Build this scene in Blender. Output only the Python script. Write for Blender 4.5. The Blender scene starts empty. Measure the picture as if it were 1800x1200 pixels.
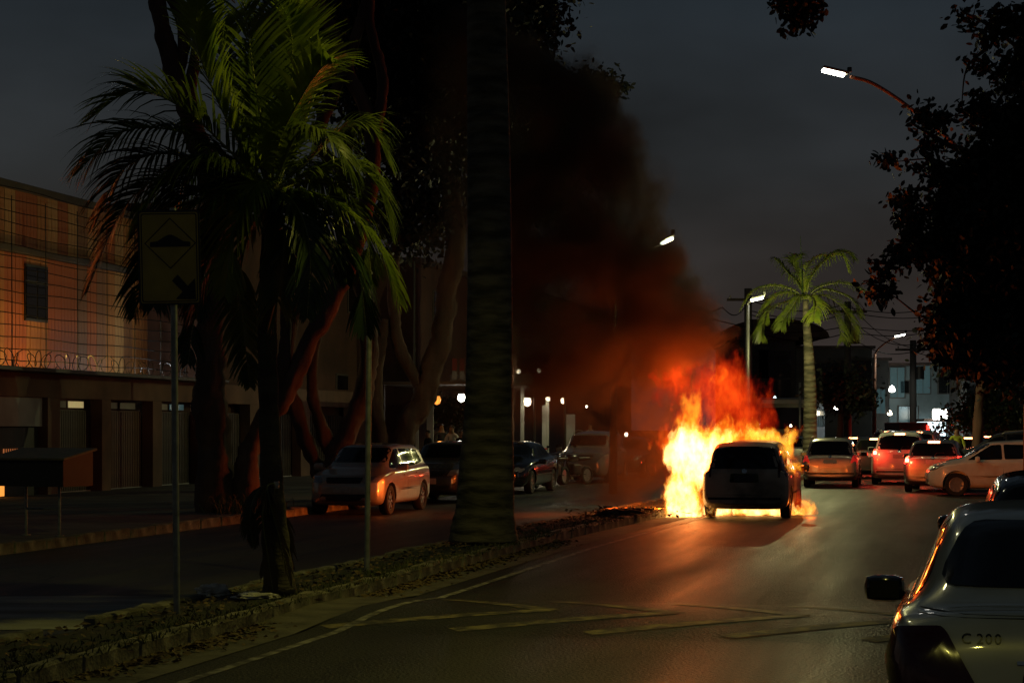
import bpy, bmesh, math, random
import numpy as np
from mathutils import Vector, Matrix, noise as mnoise
from mathutils.bvhtree import BVHTree

random.seed(7)
rng = np.random.default_rng(7)
S = bpy.context.scene
C = S.collection
R = math.radians

# ------------------------------------------------------------------ camera
F, CX, HY, EYE = 3400.0, 900.0, 752.0, 1.8       # focal length and horizon in photo pixels, eye height
cam = bpy.data.objects.new('camera', bpy.data.cameras.new('camera'))
C.objects.link(cam)
cam.location = (0, 0, EYE)
cam.rotation_euler = (R(90), 0, 0)
cam.data.sensor_width = 36
cam.data.lens = 36 * F / 1800
cam.data.shift_y = (HY - 600) / 1800
cam.data.clip_end = 3000
S.camera = cam

# ------------------------------------------------------------------ world, sun, exposure
W = bpy.data.worlds.new('World'); S.world = W; W.use_nodes = True
nt = W.node_tree; nt.nodes.clear()
def wn(t, **k):
    n = nt.nodes.new(t)
    for a, b in k.items(): setattr(n, a, b)
    return n
out = wn('ShaderNodeOutputWorld')
bg1 = wn('ShaderNodeBackground'); bg2 = wn('ShaderNodeBackground'); add = wn('ShaderNodeAddShader')
sky = wn('ShaderNodeTexSky', sky_type='NISHITA', sun_disc=False)
sky.sun_elevation = R(-3.0); sky.sun_rotation = R(300); sky.dust_density = 3.0
bg1.inputs['Strength'].default_value = 0.05
nt.links.new(sky.outputs[0], bg1.inputs[0])
tc = wn('ShaderNodeTexCoord'); sp = wn('ShaderNodeSeparateXYZ')
nt.links.new(tc.outputs['Generated'], sp.inputs[0])
ramp = wn('ShaderNodeValToRGB')
nt.links.new(sp.outputs['Z'], ramp.inputs[0])
cr = ramp.color_ramp
cr.elements[0].position = 0.0; cr.elements[0].color = (0.0330, 0.0245, 0.0215, 1)
cr.elements[1].position = 1.0; cr.elements[1].color = (0.0045, 0.0065, 0.0085, 1)
e = cr.elements.new(0.06); e.color = (0.0285, 0.0235, 0.0220, 1)
e = cr.elements.new(0.13); e.color = (0.0158, 0.0176, 0.0196, 1)
e = cr.elements.new(0.22); e.color = (0.0090, 0.0128, 0.0165, 1)
cn = wn('ShaderNodeTexNoise'); cn.inputs['Scale'].default_value = 4.2; cn.inputs['Detail'].default_value = 4
mp = wn('ShaderNodeMapping'); mp.inputs['Scale'].default_value = (1, 1, 2.4); mp.inputs['Location'].default_value = (2.3, .4, .6)
nt.links.new(tc.outputs['Generated'], mp.inputs[0]); nt.links.new(mp.outputs[0], cn.inputs[0])
cr2 = wn('ShaderNodeMapRange'); cr2.inputs[1].default_value = .3; cr2.inputs[2].default_value = .7
cr2.inputs[3].default_value = .50; cr2.inputs[4].default_value = 1.7
nt.links.new(cn.outputs[0], cr2.inputs[0])
nt.links.new(ramp.outputs[0], bg2.inputs[0]); nt.links.new(cr2.outputs[0], bg2.inputs['Strength'])
nt.links.new(bg1.outputs[0], add.inputs[0]); nt.links.new(bg2.outputs[0], add.inputs[1])
nt.links.new(add.outputs[0], out.inputs[0])

sun = bpy.data.objects.new('sun', bpy.data.lights.new('sun', 'SUN')); C.objects.link(sun)
sun.data.energy = 0.004; sun.data.angle = R(12); sun.data.color = (1.0, .85, .7)
sun.rotation_euler = (R(80), 0, R(60))

S.view_settings.view_transform = 'Standard'; S.view_settings.look = 'None'
S.view_settings.exposure = 0.0; S.view_settings.gamma = 1.0; S.view_settings.use_curve_mapping = False
S.render.engine = 'CYCLES'
cy = S.cycles
cy.use_denoising = True
cy.max_bounces = 6; cy.diffuse_bounces = 2; cy.glossy_bounces = 3; cy.transmission_bounces = 4
cy.volume_bounces = 1; cy.transparent_max_bounces = 8
cy.sample_clamp_indirect = 2.0; cy.sample_clamp_direct = 0
cy.caustics_reflective = False; cy.caustics_refractive = False
cy.volume_step_rate = 1.0; cy.volume_max_steps = 256

# ------------------------------------------------------------------ coordinates
def at(px, py, Y):
    """a point seen in the photograph, given its distance"""
    return Vector(((px - CX) * Y / F, Y, EYE + (HY - py) * Y / F))
A0 = R(13.0); SU, CU = math.sin(A0), math.cos(A0)
def rd(s, t, z=0.0):
    """road coordinates: s along the street, t to its right"""
    return Vector((s * SU + t * CU, s * CU - t * SU, z))
def s_at(px, t):
    ppm = (CU * (px - CX) - SU * F) / t
    Y = F / ppm; X = (px - CX) / ppm
    return X * SU + Y * CU

# ------------------------------------------------------------------ materials
def mat(name, col, rough=.6, metal=0.0, col2=None, scale=6.0, bump=0.0, bscale=None, coat=0.0, emit=None, estr=0.0,
        spec=None, stretch=None, wave=None, detail=5, trans=0.0, subs=None, lo=.35, hi=.65):
    m = bpy.data.materials.new(name); m.use_nodes = True
    n = m.node_tree; b = n.nodes['Principled BSDF']
    b.inputs['Roughness'].default_value = rough; b.inputs['Metallic'].default_value = metal
    if coat: b.inputs['Coat Weight'].default_value = coat; b.inputs['Coat Roughness'].default_value = .04
    if spec is not None: b.inputs['Specular IOR Level'].default_value = spec
    if trans: b.inputs['Transmission Weight'].default_value = trans
    c = (*col, 1)
    t = n.nodes.new('ShaderNodeTexCoord'); mp = n.nodes.new('ShaderNodeMapping')
    n.links.new(t.outputs['Object'], mp.inputs[0])
    if stretch: mp.inputs['Scale'].default_value = stretch
    c2 = (*(col2 if col2 else [x * .8 for x in col]), 1)
    ns = n.nodes.new('ShaderNodeTexNoise'); ns.inputs['Scale'].default_value = scale; ns.inputs['Detail'].default_value = detail
    n.links.new(mp.outputs[0], ns.inputs[0])
    mr = n.nodes.new('ShaderNodeMapRange'); mr.inputs[1].default_value = lo; mr.inputs[2].default_value = hi
    n.links.new(ns.outputs[0], mr.inputs[0])
    mx = n.nodes.new('ShaderNodeMix'); mx.data_type = 'RGBA'
    mx.inputs[6].default_value = c; mx.inputs[7].default_value = c2
    n.links.new(mr.outputs[0], mx.inputs[0]); n.links.new(mx.outputs[2], b.inputs['Base Color'])
    if bump:
        n2 = n.nodes.new('ShaderNodeTexNoise'); n2.inputs['Scale'].default_value = bscale or scale * 6; n2.inputs['Detail'].default_value = 6
        n.links.new(mp.outputs[0], n2.inputs[0])
        bp = n.nodes.new('ShaderNodeBump'); bp.inputs['Strength'].default_value = bump; bp.inputs['Distance'].default_value = .02
        src = n2.outputs[0]
        if wave:
            wv = n.nodes.new('ShaderNodeTexWave'); wv.bands_direction = wave[0]; wv.inputs['Scale'].default_value = wave[1]
            wv.inputs['Distortion'].default_value = wave[2]
            n.links.new(t.outputs['Object'], wv.inputs[0])
            ad = n.nodes.new('ShaderNodeMath'); ad.operation = 'ADD'
            n.links.new(src, ad.inputs[0]); n.links.new(wv.outputs[1], ad.inputs[1]); src = ad.outputs[0]
        n.links.new(src, bp.inputs['Height']); n.links.new(bp.outputs[0], b.inputs['Normal'])
    if emit:
        b.inputs['Emission Color'].default_value = (*emit, 1); b.inputs['Emission Strength'].default_value = estr
    return m

M = {}
M['asphalt'] = mat('asphalt', (.036, .036, .031), .50, col2=(.020, .020, .018), scale=.55, bump=1.0, bscale=34, detail=9, spec=.35)
M['asphalt2'] = mat('asphalt_far_side', (.050, .049, .047), .55, col2=(.034, .034, .033), scale=.4, bump=.45, bscale=38, detail=9)
M['paint_yellow'] = mat('road_paint_yellow', (.26, .21, .09), .6, col2=(.055, .048, .034), scale=6, lo=.38, hi=.56, bump=.3, detail=9)
M['paint_white'] = mat('road_paint_white', (.36, .34, .28), .6, col2=(.07, .065, .055), scale=6, lo=.38, hi=.58, bump=.3, detail=9)
M['gutter'] = mat('gutter_concrete', (.15, .14, .10), .8, col2=(.07, .065, .045), scale=3, bump=.6, detail=9)
M['kerb'] = mat('kerb_concrete', (.30, .28, .20), .85, col2=(.08, .075, .05), scale=3.5, bump=1.0, bscale=22, detail=10)
M['soil'] = mat('median_soil', (.050, .042, .028), .95, col2=(.025, .030, .014), scale=2.5, bump=1.0, bscale=14)
M['pave'] = mat('pavement', (.13, .12, .105), .8, col2=(.07, .066, .06), scale=1.2, bump=.5)
M['ground'] = mat('ground', (.055, .05, .04), .9, col2=(.03, .032, .025), scale=.3, bump=.3)
M['grass'] = mat('grass', (.07, .09, .025), .8, col2=(.10, .09, .04), scale=2)
M['litter'] = mat('dry_leaf', (.20, .14, .06), .8, col2=(.10, .06, .03), scale=9)
M['light_pool'] = mat('painted_light_pool', (.42, .42, .34), .8, col2=(.16, .16, .12), scale=.9, stretch=(.5, 2.5, 1), bump=.5, bscale=14, detail=9)  # lamp light on the asphalt put into a paler colour
M['bark'] = mat('bark', (.13, .075, .052), .9, col2=(.06, .037, .027), scale=3, bump=1.0, bscale=12, stretch=(1, 1, .25))
M['palmbark'] = mat('royal_palm_bark', (.16, .14, .09), .85, col2=(.04, .038, .022), scale=2.0, bump=1.0, bscale=8, stretch=(1, 1, 4), wave=('Z', 1.7, 5))
M['palmbark2'] = mat('palm_bark', (.10, .085, .05), .9, col2=(.05, .04, .025), scale=4, bump=.9, bscale=16, stretch=(1, 1, 2))
def leafmat(name, a, b, sc=3.0, rough=.38, tr=.25):
    m = mat(name, a, rough, col2=b, scale=sc, spec=.5)
    n = m.node_tree; bs = n.nodes['Principled BSDF']; o = n.nodes['Material Output']
    tl = n.nodes.new('ShaderNodeBsdfTranslucent'); ms = n.nodes.new('ShaderNodeMixShader'); ms.inputs[0].default_value = tr
    mx = [x for x in n.nodes if x.bl_idname == 'ShaderNodeMix'][0]
    n.links.new(mx.outputs[2], tl.inputs[0]); n.links.new(bs.outputs[0], ms.inputs[1]); n.links.new(tl.outputs[0], ms.inputs[2])
    n.links.new(ms.outputs[0], o.inputs[0]); return m
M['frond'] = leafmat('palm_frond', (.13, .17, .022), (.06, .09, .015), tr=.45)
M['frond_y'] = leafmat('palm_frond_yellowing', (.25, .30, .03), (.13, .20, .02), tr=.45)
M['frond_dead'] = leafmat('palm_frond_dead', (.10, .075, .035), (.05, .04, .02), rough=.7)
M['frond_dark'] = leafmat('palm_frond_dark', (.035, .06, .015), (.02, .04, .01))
M['rachis'] = mat('frond_rib', (.19, .20, .06), .4, col2=(.12, .14, .04))
M['leaf'] = leafmat('leaf', (.045, .065, .02), (.03, .045, .015), tr=.12)
M['leaf_dark'] = leafmat('dark_leaf', (.012, .018, .008), (.008, .012, .005), tr=.02, rough=.6)
M['steel'] = mat('galvanised_steel', (.36, .38, .34), .45, .6, col2=(.22, .23, .2), scale=9)
M['rust'] = mat('rusty_steel', (.30, .12, .055), .65, .3, col2=(.16, .07, .04), scale=7)
M['dark_metal'] = mat('dark_metal', (.04, .04, .04), .5, .5)
M['black'] = mat('black_plastic', (.012, .012, .012), .45)
M['blackgloss'] = mat('black_gloss', (.006, .006, .006), .12, coat=.6)
M['rubber'] = mat('tyre_rubber', (.014, .014, .014), .8, bump=.3, scale=20)
M['glass'] = mat('tinted_glass', (.006, .007, .007), .05, spec=.5, scale=1.0)
M['rim'] = mat('alloy', (.45, .45, .45), .3, .9)
M['chrome'] = mat('chrome', (.7, .7, .7), .12, 1.0)
M['plate'] = mat('number_plate', (.42, .41, .38), .5, col2=(.3, .3, .28), scale=30)
M['concrete'] = mat('concrete', (.24, .22, .19), .85, col2=(.13, .12, .1), scale=1.5, bump=.4)
M['wood_pole'] = mat('utility_pole', (.10, .09, .08), .85, col2=(.06, .055, .05), scale=3, stretch=(1, 1, .2))
M['cable'] = mat('cable', (.004, .004, .004), .9, spec=.1)
M['plaster_t'] = mat('teal_grey_plaster', (.20, .245, .25), .8, col2=(.12, .15, .15), scale=.6, bump=.3)
M['plaster_r'] = mat('brown_plaster', (.20, .12, .08), .85, col2=(.11, .07, .05), scale=.8, bump=.3)
M['plaster_b'] = mat('red_brown_plaster', (.10, .05, .032), .9, col2=(.06, .032, .022), scale=.8, bump=.4)
M['plaster_d'] = mat('dark_plaster', (.10, .085, .07), .85, col2=(.06, .05, .045), scale=.7, bump=.3)
M['plaster_w'] = mat('pale_plaster', (.42, .44, .44), .8, col2=(.27, .28, .28), scale=.9, bump=.2)
M['rooftile'] = mat('roof', (.10, .055, .04), .8, col2=(.06, .04, .03), scale=3)
M['skin'] = mat('skin', (.32, .18, .11), .55)
M['hair'] = mat('hair', (.015, .011, .009), .6)
M['cloth_d'] = mat('dark_cloth', (.03, .03, .035), .9, scale=12)
M['cloth_w'] = mat('white_cloth', (.6, .58, .55), .9, scale=12)
M['cloth_hv'] = mat('yellow_cloth', (.42, .50, .05), .8, scale=12)
M['white_bag'] = mat('plastic_bag', (.85, .82, .70), .4, col2=(.42, .4, .34), scale=6, bump=.6)
M['signyellow'] = mat('sign_yellow', (.55, .40, .05), .45, col2=(.42, .30, .04), scale=4)
M['signblack'] = mat('sign_black', (.008, .008, .008), .5)
def emis(name, col, st):
    return mat(name, col, .4, emit=col, estr=st)
M['lampglass'] = emis('lamp_glass', (1.0, 1.0, .86), 14)
M['bulb'] = emis('warm_bulb', (1.0, .86, .60), 9)
M['bulb_o'] = emis('orange_bulb', (1.0, .36, .06), 1.1)
M['brake'] = emis('brake_light', (1.0, .02, .012), 9)
M['brake_hot'] = emis('brake_light_core', (1.0, .26, .10), 14)
M['taildim'] = emis('tail_light_dim', (.8, .02, .015), .35)
M['tailoff'] = mat('tail_light_off', (.055, .005, .004), .14, coat=.3)
M['lens'] = mat('headlight_lens', (.30, .30, .30), .1, .4, coat=1.0)
M['chrome_d'] = mat('dark_lettering', (.012, .012, .012), .3)  # dark reflection in the chrome letters put into the colour
M['glow_w'] = emis('shop_light', (.75, .95, 1.0), 2.0)
M['glow_win'] = mat('lit_window', (.05, .08, .085), .2, emit=(.45, .85, .9), estr=.05)
M['glow_win2'] = emis('lit_vent', (1.0, .80, .35), .28)
M['glow_wy'] = emis('lit_doorway', (1.0, .32, .10), .3)

def asphalt_detail(m, rough, spec, sc=1.0):
    '''large worn patches, wheel tracks, cracks and speckle on top of the base'''
    n = m.node_tree; L = n.links; b = n.nodes['Principled BSDF']
    N = lambda ty, **k: [setattr(x, a, v) for x in [n.nodes.new(ty)] for a, v in k.items()] and x if False else n.nodes.new(ty)
    tc_ = N('ShaderNodeTexCoord'); mp_ = N('ShaderNodeMapping'); mp_.inputs['Rotation'].default_value = (0, 0, A0); L.new(tc_.outputs['Object'], mp_.inputs[0])
    st = N('ShaderNodeMapping'); st.inputs['Scale'].default_value = (1.4, .10, 1); L.new(mp_.outputs[0], st.inputs[0])
    a = N('ShaderNodeTexNoise'); a.inputs['Scale'].default_value = .9; a.inputs['Detail'].default_value = 6; L.new(st.outputs[0], a.inputs[0])
    sp = N('ShaderNodeTexNoise'); sp.inputs['Scale'].default_value = 55; sp.inputs['Detail'].default_value = 3; L.new(mp_.outputs[0], sp.inputs[0])
    w = N('ShaderNodeTexNoise'); w.inputs['Scale'].default_value = 1.4; w.inputs['Detail'].default_value = 5; L.new(mp_.outputs[0], w.inputs[0])
    wa = N('ShaderNodeVectorMath'); wa.operation = 'SCALE'; wa.inputs['Scale'].default_value = .8; L.new(w.outputs[1], wa.inputs[0])
    wb = N('ShaderNodeVectorMath'); wb.operation = 'ADD'; L.new(mp_.outputs[0], wb.inputs[0]); L.new(wa.outputs[0], wb.inputs[1])
    v = N('ShaderNodeTexVoronoi'); v.feature = 'DISTANCE_TO_EDGE'; v.inputs['Scale'].default_value = .42; L.new(wb.outputs[0], v.inputs['Vector'])
    ck = N('ShaderNodeMapRange'); ck.inputs[1].default_value = .0; ck.inputs[2].default_value = .012; ck.inputs[3].default_value = .35; L.new(v.outputs[0], ck.inputs[0])
    def mr(s, lo, hi, c, d):
        x = N('ShaderNodeMapRange'); [x.inputs.__getitem__(i + 1).__setattr__('default_value', q) for i, q in enumerate((lo, hi, c, d))]; L.new(s, x.inputs[0]); return x.outputs[0]
    def mul(p, q):
        x = N('ShaderNodeMath'); x.operation = 'MULTIPLY'; L.new(p, x.inputs[0]); L.new(q, x.inputs[1]); return x.outputs[0]
    k = mul(mul(mr(a.outputs[0], .3, .7, .55, 1.45), mr(sp.outputs[0], .3, .7, .55, 1.5)), ck.outputs[0])
    src = b.inputs['Base Color'].links[0].from_socket
    vm = N('ShaderNodeVectorMath'); vm.operation = 'SCALE'; L.new(src, vm.inputs[0]); L.new(k, vm.inputs['Scale']); L.new(vm.outputs[0], b.inputs['Base Color'])
    L.new(mr(a.outputs[0], .3, .7, rough - .10, rough + .14), b.inputs['Roughness']); b.inputs['Specular IOR Level'].default_value = spec
asphalt_detail(M['asphalt'], .47, .32); asphalt_detail(M['asphalt2'], .45, .5)

# ------------------------------------------------------------------ mesh helpers
def mesh_obj(name, verts, faces, m=None, parent=None, smooth=False, sharp=None):
    me = bpy.data.meshes.new(name); me.from_pydata([tuple(v) for v in verts], [], faces); me.update()
    if m is not None: me.materials.append(m if not isinstance(m, str) else M[m])
    if smooth:
        me.shade_smooth()
        if sharp: me.set_sharp_from_angle(angle=R(sharp))
    o = bpy.data.objects.new(name, me); C.objects.link(o)
    if parent is not None: o.parent = parent
    return o
def share(name, me, parent=None, loc=(0, 0, 0), rot=(0, 0, 0), sc=(1, 1, 1)):
    o = bpy.data.objects.new(name, me); C.objects.link(o); o.location = loc; o.rotation_euler = rot; o.scale = sc
    if parent is not None: o.parent = parent
    return o
class MB:
    def __init__(s): s.v = []; s.f = []
    def add(s, v, f):
        k = len(s.v); s.v += [tuple(p) for p in v]; s.f += [tuple(i + k for i in q) for q in f]; return s
    def box(s, c, d, mtx=None, bev=0.0):
        x, y, z = d[0] / 2, d[1] / 2, d[2] / 2
        if bev:
            b = bev; v = []; 
            bm = bmesh.new(); bmesh.ops.create_cube(bm, size=1)
            for q in bm.verts: q.co = (q.co.x * d[0], q.co.y * d[1], q.co.z * d[2])
            bmesh.ops.bevel(bm, geom=list(bm.edges), offset=b, segments=2, affect='EDGES', profile=.6)
            bm.verts.ensure_lookup_table()
            v = [q.co.copy() for q in bm.verts]; f = [[w.index for w in q.verts] for q in bm.faces]; bm.free()
        else:
            v = [Vector(p) for p in ((-x, -y, -z), (x, -y, -z), (x, y, -z), (-x, y, -z), (-x, -y, z), (x, -y, z), (x, y, z), (-x, y, z))]
            f = [(0, 3, 2, 1), (4, 5, 6, 7), (0, 1, 5, 4), (1, 2, 6, 5), (2, 3, 7, 6), (3, 0, 4, 7)]
        if mtx: v = [mtx @ p for p in v]
        return s.add([p + Vector(c) for p in v], f)
    def tube(s, pts, rad, n=8, cap=True):
        pts = [Vector(p) for p in pts]
        if not hasattr(rad, '__len__'): rad = [rad] * len(pts)
        rings = []; prev = None
        for i, p in enumerate(pts):
            d = (pts[min(i + 1, len(pts) - 1)] - pts[max(i - 1, 0)]).normalized()
            if prev is None:
                a = Vector((1, 0, 0)) if abs(d.x) < .8 else Vector((0, 1, 0))
                u = d.cross(a).normalized()
            else:
                u = (prev - d * prev.dot(d)).normalized()
            prev = u; w = d.cross(u)
            rings.append([p + (u * math.cos(2 * math.pi * k / n) + w * math.sin(2 * math.pi * k / n)) * rad[i] for k in range(n)])
        v = [q for r in rings for q in r]; f = []
        for i in range(len(pts) - 1):
            for k in range(n):
                a = i * n + k; b = i * n + (k + 1) % n
                f.append((a, b, b + n, a + n))
        if cap: f.append(tuple(range(n - 1, -1, -1))); f.append(tuple((len(pts) - 1) * n + k for k in range(n)))
        return s.add(v, f)
    def lathe(s, prof, n=16, c=(0, 0, 0), axis='z'):
        v = []; f = []
        for r, z in prof:
            for k in range(n):
                a = 2 * math.pi * k / n
                p = Vector((r * math.cos(a), r * math.sin(a), z))
                if axis == 'x': p = Vector((p.z, p.x, p.y))
                v.append(p + Vector(c))
        for i in range(len(prof) - 1):
            for k in range(n):
                a = i * n + k; b = i * n + (k + 1) % n; f.append((a, b, b + n, a + n))
        return s.add(v, f)
    def prism(s, outline, depth, mtx):
        """outline in local x,z ; extruded along local y by depth"""
        n = len(outline)
        v = [mtx @ Vector((x, 0, z)) for x, z in outline] + [mtx @ Vector((x, depth, z)) for x, z in outline]
        f = [tuple(range(n)), tuple(range(2 * n - 1, n - 1, -1))] + [(i, i + n, (i + 1) % n + n, (i + 1) % n) for i in range(n)]
        return s.add(v, f)
    def build(s, name, m, parent=None, smooth=False, sharp=None):
        return mesh_obj(name, s.v, s.f, m, parent, smooth, sharp)
def spline(pts, n):
    """Catmull-Rom through pts (tuples of any length)"""
    P = [np.array(p, float) for p in pts]; P = [2 * P[0] - P[1]] + P + [2 * P[-1] - P[-2]]
    o = []; segs = len(P) - 3
    for i in range(n):
        u = i / (n - 1) * segs; k = min(int(u), segs - 1); t = u - k
        a, b, c, d = P[k:k + 4]
        o.append(.5 * (2 * b + (c - a) * t + (2 * a - 5 * b + 4 * c - d) * t * t + (3 * b - a - 3 * c + d) * t ** 3))
    return o
def empty(name, label, cat, loc=(0, 0, 0), rz=0.0, group=None, kind=None):
    o = bpy.data.objects.new(name, None); C.objects.link(o); o.location = loc; o.rotation_euler = (0, 0, rz); o.empty_display_size = .2
    return tag(o, label, cat, group, kind)
def tag(o, label=None, cat=None, group=None, kind=None):
    if label: o['label'] = label
    if cat: o['category'] = cat
    if group: o['group'] = group
    if kind: o['kind'] = kind
    return o
def copy_tree(o, parent=None):
    c = o.copy(); C.objects.link(c)
    if parent is not None: c.parent = parent
    for ch in list(o.children): copy_tree(ch, c)
    return c
def roundpoly(pts, r, n=4):
    o = []; N = len(pts); rr = r if hasattr(r, '__len__') else [r] * N
    for i in range(N):
        p = Vector(pts[i]); a = Vector(pts[i - 1]); b = Vector(pts[(i + 1) % N])
        da = (a - p); db = (b - p); k = min(rr[i], da.length * .45, db.length * .45)
        q0 = p + da.normalized() * k; q1 = p + db.normalized() * k
        for j in range(n + 1):
            t = j / n; o.append(tuple((1 - t) ** 2 * q0 + 2 * t * (1 - t) * p + t * t * q1))
    return o
def bisbox(c, d, rz, bev=0.0): ...
def light(name, typ, loc, energy, col, size=.3, parent=None, rot=None, **k):
    l = bpy.data.lights.new(name, typ); l.energy = energy; l.color = col
    if typ == 'AREA': l.size = size
    else: l.shadow_soft_size = size
    for a, b in k.items(): setattr(l, a, b)
    o = bpy.data.objects.new(name, l); C.objects.link(o); o.location = loc
    if rot: o.rotation_euler = rot
    if parent is not None: o.parent = parent
    return o
# ================================================================== SETTING
# ground sheet
g = 900
mesh_obj('ground', [(-g, -60, -.06), (g, -60, -.06), (g, 1500, -.06), (-g, 1500, -.06)], [(0, 1, 2, 3)], 'ground')['kind'] = 'structure'

KT = [(-30, -6.2), (30, -6.2), (38, -5.85), (70, -5.2), (110, -4.6), (200, -3.5)]
def kt(s):
    for (a, ta), (b, tb) in zip(KT, KT[1:]):
        if s <= b: return ta + (tb - ta) * (s - a) / (b - a)
    return KT[-1][1]
# the speed hump is shaped into the carriageway sheet
def hump(s):
    u = (s - 18.05) / 1.75
    return .065 * max(0.0, 1 - u * u) ** 1.2 if abs(u) < 1 else 0.0
def strip(name, s0, s1, ds, tl, tr, z, m, nt_=8, zf=None, sm=True):
    ss = list(np.arange(s0, s1 + 1e-6, ds)); v = []; f = []
    for s in ss:
        a, b = (tl(s) if callable(tl) else tl), (tr(s) if callable(tr) else tr)
        for j in range(nt_ + 1):
            t = a + (b - a) * j / nt_
            v.append(rd(s, t, z + (zf(s) if zf else 0)))
    n = nt_ + 1
    for i in range(len(ss) - 1):
        for j in range(nt_):
            k = i * n + j; f.append((k, k + 1, k + n + 1, k + n))
    return mesh_obj(name, v, f, m, smooth=sm)
ss_all = None
road = None
def road_strip():
    ss = list(np.arange(-20, 16, 4.0)) + list(np.arange(16, 20.2, .12)) + list(np.arange(22, 260, 6.0))
    v = []; f = []
    for s in ss:
        tr = 2.6 if s < 46 else 14
        for j in range(9):
            t = kt(s) - .02 + (tr - kt(s)) * j / 8
            v.append(rd(s, t, hump(s)))
    for i in range(len(ss) - 1):
        for j in range(8):
            k = i * 9 + j; f.append((k, k + 1, k + 10, k + 9))
    o = mesh_obj('road', v, f, 'asphalt', smooth=True); o['kind'] = 'structure'; return o
road_strip()
strip('opposite_road', -20, 250, 6, -13.3, lambda s: kt(s) - 1.2, -.0, 'asphalt2')['kind'] = 'structure'
strip('junction_asphalt', 46, 250, 6, 14, 60, -.01, 'asphalt')['kind'] = 'structure'
gut = strip('gutter', -20, 140, 1.0, lambda s: kt(s) + .0, lambda s: kt(s) + .55, .006, 'gutter', 2, hump); gut['kind'] = 'structure'

# painted markings: 4 mm above the asphalt
def paint(name, quads, m):
    v = []; f = []
    for q in quads:
        n = 14
        (s0, t0), (s1, t1), w = q
        d = Vector((s1 - s0, t1 - t0)); L = d.length; nn = Vector((-d.y, d.x)).normalized() * w / 2
        n = max(2, int(L / .07))
        k = len(v)
        for i in range(n + 1):
            s = s0 + d.x * i / n; t = t0 + d.y * i / n
            for sg in (-1, 1):
                s_, t_ = s + nn.x * sg, t + nn.y * sg
                v.append(rd(s_, t_, hump(s_) + .0045))
        for i in range(n): f.append((k + 2 * i, k + 2 * i + 1, k + 2 * i + 3, k + 2 * i + 2))
    o = mesh_obj(name, v, f, m, smooth=True); o['kind'] = 'structure'; return o
paint('road_edge_line', [((s, kt(s) + .85), (s + 3.0, kt(s + 3) + .85), .09) for s in np.arange(2, 70, 3.0)], 'paint_white')
hs = empty('speed_hump_markings', 'faded yellow diagonal stripes painted across the speed hump', 'road marking')
for k, t in enumerate((-5.55, -4.35, -3.15, -1.95, -.75)):
    o = paint('stripe', [((16.55, t), (18.05, t + 1.75), .22), ((18.05, t + 1.75), (19.4, t + .35), .22)], 'paint_yellow')
    o.parent = hs; del o['kind']

# median: soil bed + kerb stones
def median():
    ss = np.arange(-14, 150, .5); v = []; f = []
    us = (-1.08, -.9, -.6, -.35, -.14)
    for s in ss:
        for j, u in enumerate(us):
            z = .10 + .05 * mnoise.noise((s * .7, u * 3, 0)) + (.03 if 0 < j < 4 else 0)
            v.append(rd(s, kt(s) + u, z))
    n = len(us)
    for i in range(len(ss) - 1):
        for j in range(n - 1):
            k = i * n + j; f.append((k, k + 1, k + n + 1, k + n))
    o = mesh_obj('median_soil', v, f, 'soil', smooth=True); o['kind'] = 'structure'; return o
med = median()
def rough_box(L, w, h, seed, amp=.02):
    r = random.Random(seed); bm = bmesh.new(); bmesh.ops.create_cube(bm, size=1)
    for q in bm.verts: q.co = Vector((q.co.x * w, q.co.y * L, q.co.z * h))
    bmesh.ops.bevel(bm, geom=list(bm.edges), offset=.022, segments=1, affect='EDGES')
    bmesh.ops.subdivide_edges(bm, edges=[e for e in bm.edges if e.calc_length() > L * .4], cuts=3)
    for q in bm.verts:
        d = mnoise.noise_vector(q.co * 5 + Vector((seed * 3.1, 0, 0))) * amp
        q.co += Vector((d.x, d.y * .3, d.z))
    me = bpy.data.meshes.new('kerb_stone'); bm.to_mesh(me); bm.free(); me.materials.append(M['kerb']); me.shade_smooth(); me.set_sharp_from_angle(angle=R(40)); return me
kerb_meshes = [rough_box(.97, .15, .22, i) for i in range(7)]
def kerb(name, tf, s0, s1, step=1.0, side=1, miss=()):
    par = empty(name, None, None); par['kind'] = 'structure'
    k = 0; s = s0
    while s < s1:
        if k not in miss:
            p = rd(s, tf(s), .045 + random.uniform(-.014, .014)); a = tf(s + .5) - tf(s - .5)
            share('kerb_stone', kerb_meshes[random.randrange(7)], par, p, (random.uniform(-.02, .02), random.uniform(-.05, .05), -A0 - a + random.uniform(-.02, .02)), (1, step, 1))
        s += step * 1.0; k += 1
    return par
kerb('median_kerb', lambda s: kt(s) - .075, 6.5, 74, 1.0)
kerb('median_kerb_far_side', lambda s: kt(s) - 1.13, 8, 74, 1.0, miss=(7,))
kerb('pavement_kerb', lambda s: -13.3, 14, 110, 1.0)
strip('pavement', -20, 200, 2, -24, -13.37, .12, 'pave', 6, lambda s: .015 * mnoise.noise((s * .4, 0, 3)))['kind'] = 'structure'
kerb('right_kerb', lambda s: 2.6, 6, 46, 1.0)
strip('right_pavement', -20, 46, 2, 2.66, 12, .12, 'pave', 4)['kind'] = 'structure'

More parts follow.
